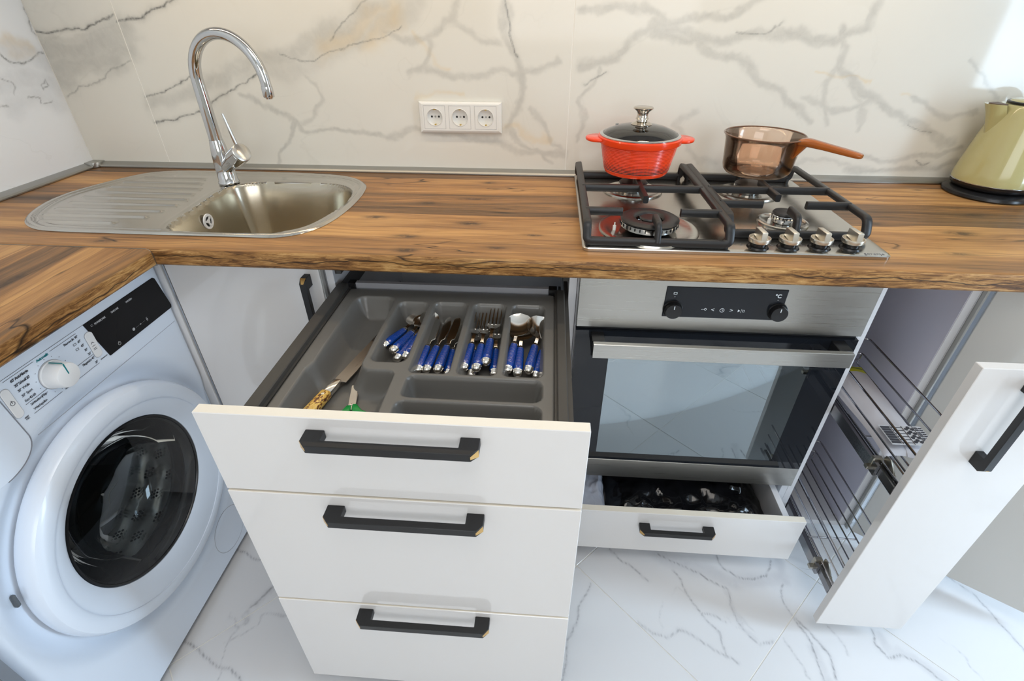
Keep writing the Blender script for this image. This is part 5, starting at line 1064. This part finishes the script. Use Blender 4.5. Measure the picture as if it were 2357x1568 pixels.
    ringp(-.690,-.1490,.0034,.0006,dp,XD); dp.box(XD,XD+.0002,-.6903,-.6897,-.149,-.1445); dp.lathe([(0,0),(.0032,0),(.0032,.0002),(0,.0002)],Matrix.Translation((XD,-.6470,-.1440))@Matrix.Rotation(PI/2,4,'Y'),n=18)
    for k in range(8): dp.box(XD,XD+.0002,-.640+k*.0035,-.6385+k*.0035,-.1442,-.1439)
    dp.box(XD,XD+.0002,-.6285,-.6255,-.1450,-.1432); dp.box(XD,XD+.0002,-.6095,-.6055,-.1475,-.1470); dp.box(XD,XD+.0002,-.6095,-.6055,-.1410,-.1405); dp.box(XD,XD+.0002,-.6090,-.6060,-.1455,-.1425)
    build('display_print',dp,GREYPR if False else mat('pale_display_print',(.5,.5,.5),.5),t,smooth=False,label='pale grey print on the display')
washer()
# next unit along the left wall
t=thing('side_cabinet','white cabinet with grey edge to the left of the washing machine','cabinet',(-.9,-1.5,FLOOR+.0005))
build('side_panel',MB().box(-1.15,-.634,-1.1505,-1.1340,FLOOR+.0005,-.0375),CARC,t); build('edge_strip',MB().box(-.634,-.632,-1.1505,-1.1340,FLOOR+.0005,-.0375),mat('slate_edge',(.20,.22,.25),.5),t)
build('door',MB().box(-.650,-.632,-1.86,-1.1540,ZB,-.040,.001),WHITE,t); build('plinth',MB().box(-.68,-.665,-1.86,-1.152,FLOOR+.0005,ZB),WHITE,t)
# ================================================================ pull-out larder
lc=carcass('larder_cabinet','narrow white larder cabinet with its wire pull-out drawn open, right of the oven',.8508,1.0458,inner=None)
for o in lc.children:
    if o.name.startswith('back_panel'): o.data.materials[0]=LAV
build('shade_tint_sheet',MB().box(1.0284,1.0292,YC+.0015,-.0245,ZB+.0166,ZT-.001),LAV,lc,smooth=False)  # thin added sheet that colours the white side panel as if in bluish shade
build('top_stretcher',MB().box(.8673,1.0283,-.12,-.03,-.054,-.038),CARC,lc)
LX0,LX1,LY=.8524,1.0534,-.7829; LX1=1.0455
fr=build('pull_out_front',MB().box(LX0,LX1,LY,LY+.018,ZB,-.0600,.0009),[WHITE,EDGE],lc)
handle(fr,flat(.9325,LY,-.1660)@Matrix.Rotation(PI/2,4,'Y'),.186)
def basket(zt,zm,zb,ybk,label):
    yf=LY+.018; xl,xr=.886,1.003; r=.0024
    b=build('wire_basket',MB().tube([tuple(p) for p in rpath([(xl,yf,zt),(xl,ybk,zt),(xr,ybk,zt),(xr,yf,zt)],.014,5)],r,n=8),CHROME2,lc,label=label)
    w=[[(xl,yf,zm),(xl,ybk,zm),(xr,ybk,zm),(xr,yf,zm)]]
    for p in w: build('guard_wire',MB().tube([tuple(q) for q in rpath(p,.014,5)],r*.9,n=8),CHROME2,b)
    n=5
    for k in range(n+1):
        x=xl+(xr-xl)*k/n; build('base_wire',MB().tube([tuple(q) for q in rpath([(x,yf,zb),(x,ybk+.004,zb),(x,ybk,zb+.010),(x,ybk,zm if k in (0,n) else zb+.014)],.008,4)],r*.85,n=8),CHROME2,b)
    build('cross_wire',MB().tube([(xl,ybk,zb+.012),(xr,ybk,zb+.012)],r,n=8).tube([(xl,-.60,zb-.004),(xr,-.60,zb-.004)],r,n=8),CHROME2,b)
    return b
basket(-.300,-.345,-.378,-.330,'chrome wire basket of the upper level'); basket(-.660,-.700,-.737,-.330,'chrome wire basket of the lower level')
for z,lab in ((-.392,'upper'),(-.748,'lower')):
    s=MB().box(.8690,.8755,-.690,-.06,z-.014,z+.014).box(.8762,.8840,-.740,-.10,z-.009,z+.009); sl=build('slide_rail',s,mat('zinc_rail',(.30,.30,.31),.25,1) if 'zinc_rail' not in bpy.data.materials else bpy.data.materials['zinc_rail'],lc)
    build('slide_rod',MB().tube([(.8800,LY+.018,z-.012),(.8800,-.30,z-.012)],.0030,n=10).tube([(.8930,LY+.018,z+.004),(.8930,-.30,z+.004)],.0030,n=10),CHROME2,sl)
    c=MB().box(.868,.888,-.676,-.664,z-.012,z+.020,.002).box(.856,.870,-.684,-.672,z-.004,z+.004,.001).box(.886,.892,-.718,-.676,z-.010,z+.016,.002).prism([(-.676,z+.018),(-.676,z+.030),(-.690,z+.034),(-.712,z+.020),(-.716,z+.004),(-.700,z+.004)],.8865,.8895,'x',bev=.0005).box(.884,.898,-.735,-.718,z-.004,z+.002,.001)
    c.lathe([(0,0),(.0060,0),(.0055,.003),(0,.004)],Matrix.Translation((.8925,-.698,z+.006))@Matrix.Rotation(PI/2,4,'Y'),n=18).lathe([(0,0),(.0035,0),(.003,.003),(0,.003)],Matrix.Translation((.8885,-.690,z+.022))@Matrix.Rotation(PI/2,4,'Y'),n=14)
    build('front_bracket',c,mat('zinc_plate',(.42,.40,.35),.3,1) if 'zinc_plate' not in bpy.data.materials else bpy.data.materials['zinc_plate'],sl,ang=30)
def paper_bag():
    x0,x1,y0,y1,zb=.893,.994,-.668,-.352,-.3745; t=thing('paper_bag','white paper bag with a yellow end and black-and-white label lying in the upper wire basket','bag',((x0+x1)/2,(y0+y1)/2,zb))
    nx,ny=26,70; vs=[]
    for s in (1,0):
        for i in range(nx):
            for j in range(ny):
                u,v=i/(nx-1),j/(ny-1); e=min(min(u,1-u)*3,1)*min(min(v*5,(1-v)*9),1); a=min(u,1-u)*2
                h=(.020*math.sqrt(max(e,0))+.0035*mnoise.noise(Vector((u*3,v*8,1)))*e) if s else 0
                x=x0+(x1-x0)*u; x+=(.012*(v-.5) if u>.5 else .004*math.sin(v*7)); vs.append((x,y0+(y1-y0)*v+.006*math.sin(u*5)*(1 if v<.3 else 0),zb+.0008+h*(1-.35*v)))
    N=nx*ny; fs=[(i*ny+j,(i+1)*ny+j,(i+1)*ny+j+1,i*ny+j+1) for i in range(nx-1) for j in range(ny-1)]; fs+=[tuple(N+k for k in f[::-1]) for f in fs]
    rim=[i*ny for i in range(nx)]+[(nx-1)*ny+j for j in range(1,ny)]+[i*ny+ny-1 for i in range(nx-2,-1,-1)]+[j for j in range(ny-2,0,-1)]
    fs+=[(rim[k],rim[(k+1)%len(rim)],N+rim[(k+1)%len(rim)],N+rim[k]) for k in range(len(rim))]
    pm=mat('bag_paper',(.66,.63,.65),.6); ym=mat('yellow_print',(.70,.68,.02),.5); gm=mat('green_print',(.05,.12,.03),.5)
    mb=MB().add(vs,fs); 
    for q,f in enumerate(mb.f):
        cy=sum(mb.v[i][1] for i in f)/len(f); cx=sum(mb.v[i][0] for i in f)/len(f)
        if cy>-.390: mb.m[q]=2 if (-.364>cy>-.370 or (-.386<cy<-.374 and cx<.955)) else 1
    build('wrapper',mb,[pm,ym,gm],t,ang=60)
    def zt(x,y):
        u=(x-x0)/(x1-x0); v=(y-y0)/(y1-y0); e=min(min(u,1-u)*3,1)*min(min(v*5,(1-v)*9),1); return zb+.0008+.020*math.sqrt(max(e,0))*(1-.35*v)+.0035
    lm=MB(); X=lambda x,y,w,h: lm.box(x,x+w,y,y+h,-.3485,-.3475)
    # label: black text block, lines, dots, barcode – printed on a flat paper label
    lb=MB().box(.905,.992,-.655,-.598,-.3495,-.3486); build('label_sheet',lb,mat('label_paper',(.72,.71,.72),.5),t,smooth=False)
    for k in range(7): X(.907,-.652+k*.0074,.018,.0058)
    for k in range(6): X(.929,-.650+k*.009,.020,.0012)
    for x in (.9275,.9505,.9730): X(x,-.6535,.0006,.054)
    for k in range(9): X(.9755,-.652+k*.0058,.006,.0036 if k%3 else .0020); X(.9832,-.652+k*.0058,.007,.0022)
    for i,j in ((0,0),(1,0),(2,0),(0,1),(1,1),(2,1),(0,2),(1,2),(2,2),(0,3),(1,3),(2,3)):
        lm.lathe([(0,0),(.0036,0),(.0036,.001),(0,.001)],Matrix.Translation((.9562+i*.0060+(.001 if j%2 else 0),-.646+j*.0125+(i%2)*.005,-.3485)),n=14)
    build('label_print',lm,INK,t,smooth=False)
paper_bag()
# cabinet further right, its door ajar
ec=carcass('end_cabinet','white cabinet at the right end of the run with its door ajar',1.0465,1.462,panels='lr')
build('edge_strip',MB().box(1.0470,1.0515,YC-.012,YC-.0005,ZB,-.040,.001),ALU,ec,label='metal edge strip')
th=math.radians(-34); M=Matrix.Translation((1.0575,-.5175,0))@Matrix.Rotation(th,4,'Z')
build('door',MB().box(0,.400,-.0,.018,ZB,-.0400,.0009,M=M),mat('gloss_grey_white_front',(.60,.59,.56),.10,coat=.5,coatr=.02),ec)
# ================================================================ out of the frame but seen in reflections
uc=thing('wall_cabinet','white wall cabinet hung above the marble wall, over the top of the frame','cabinet',(.1,-.17,.62))
build('body',MB().box(-.95,1.15,-.33,-.005,.62,1.30,.001),CARC,uc); 
for k in range(4): build('door',MB().box(-.949+.525*k,-.949+.525*k+.522,-.349,-.331,.62,1.30,.001),WHITE,uc)
LEDM=mat('led_chip',(1,.9,.75),.4,emit=(1,.76,.48),es=14)
ls=thing('led_strip','strip of small warm lamps under the wall cabinet','lamp',(.1,-.20,.612))
build('profile',MB().box(-.90,1.10,-.210,-.190,.6150,.6198),ALU,ls)
lm=MB()
for k in range(80): x=-.89+k*.025; lm.box(x,x+.004,-.203,-.197,.6135,.6150)
build('lamp_chip',lm,LEDM,ls,smooth=False)['kind']='stuff'
l=area('led_light',(.10,-.20,.608),(0,0,0),2.0,.012,2.8,(1.0,.80,.56)); 
cm=bpy.data.materials.new('lace'); cm.use_nodes=True; tt_=cm.node_tree; tt_.nodes.clear(); g=G(cm)
o=g.n('ShaderNodeOutputMaterial'); mx=g.n('ShaderNodeMixShader'); m2=g.n('ShaderNodeMixShader'); tr=g.n('ShaderNodeBsdfTransparent'); tl=g.n('ShaderNodeBsdfTranslucent'); df=g.n('ShaderNodeBsdfDiffuse')
tl.inputs[0].default_value=(.9,.92,.95,1); df.inputs[0].default_value=(.9,.91,.93,1); m2.inputs[0].default_value=.5; g.l(tl.outputs[0],m2.inputs[1]); g.l(df.outputs[0],m2.inputs[2])
c=g.coord(); n=g.noise(g.mp(c,(1,1,1)),22,4,.6); v=g.n('ShaderNodeTexVoronoi'); g.l(c,v.inputs['Vector']); v.inputs['Scale'].default_value=120
g.l(g.math('MAXIMUM',g.math('MULTIPLY',g.math('SUBTRACT',n,.42,clamp=True),6,clamp=True),g.math('MULTIPLY',g.math('SUBTRACT',v.outputs['Distance'],.3,clamp=True),2,clamp=True)),mx.inputs[0]); g.l(tr.outputs[0],mx.inputs[1]); g.l(m2.outputs[0],mx.inputs[2]); g.l(mx.outputs[0],o.inputs[0])
vs=[];fs=[];ny=160; z_top=1.30
for k in range(ny+1):
    y=-2.0+k*(1.55/ny); x=XR-.09+.018*math.sin(k*.55); hem=.33+.035*((k//4)%3)+.05*((k//12)%2)
    vs+=[(x,y,z_top),(x,y,(z_top+hem)/2),(x,y,hem)]
for k in range(ny):
    for j in range(2): fs.append((k*3+j,(k+1)*3+j,(k+1)*3+j+1,k*3+j+1))
cu=build('lace_curtain',MB().add(vs,fs),cm,ang=80); tag(cu,'short white lace curtain at the right window, mirrored in the marble wall','curtain')
ra=MB().tube([(XR-.09,-2.05,1.31),(XR-.09,-.40,1.31)],.009,n=14)
for y in (-2.0,-.45): ra.box(XR-.095,XR,y-.006,y+.006,1.304,1.316)
tag(build('curtain_rail',ra,PVC),'white rail that holds the lace curtain','rail')
# ---------------------------------------------------------------- lift the place so that the floor is z = 0
for o in bpy.data.objects:
    if o.parent is None: o.location.z-=FLOOR
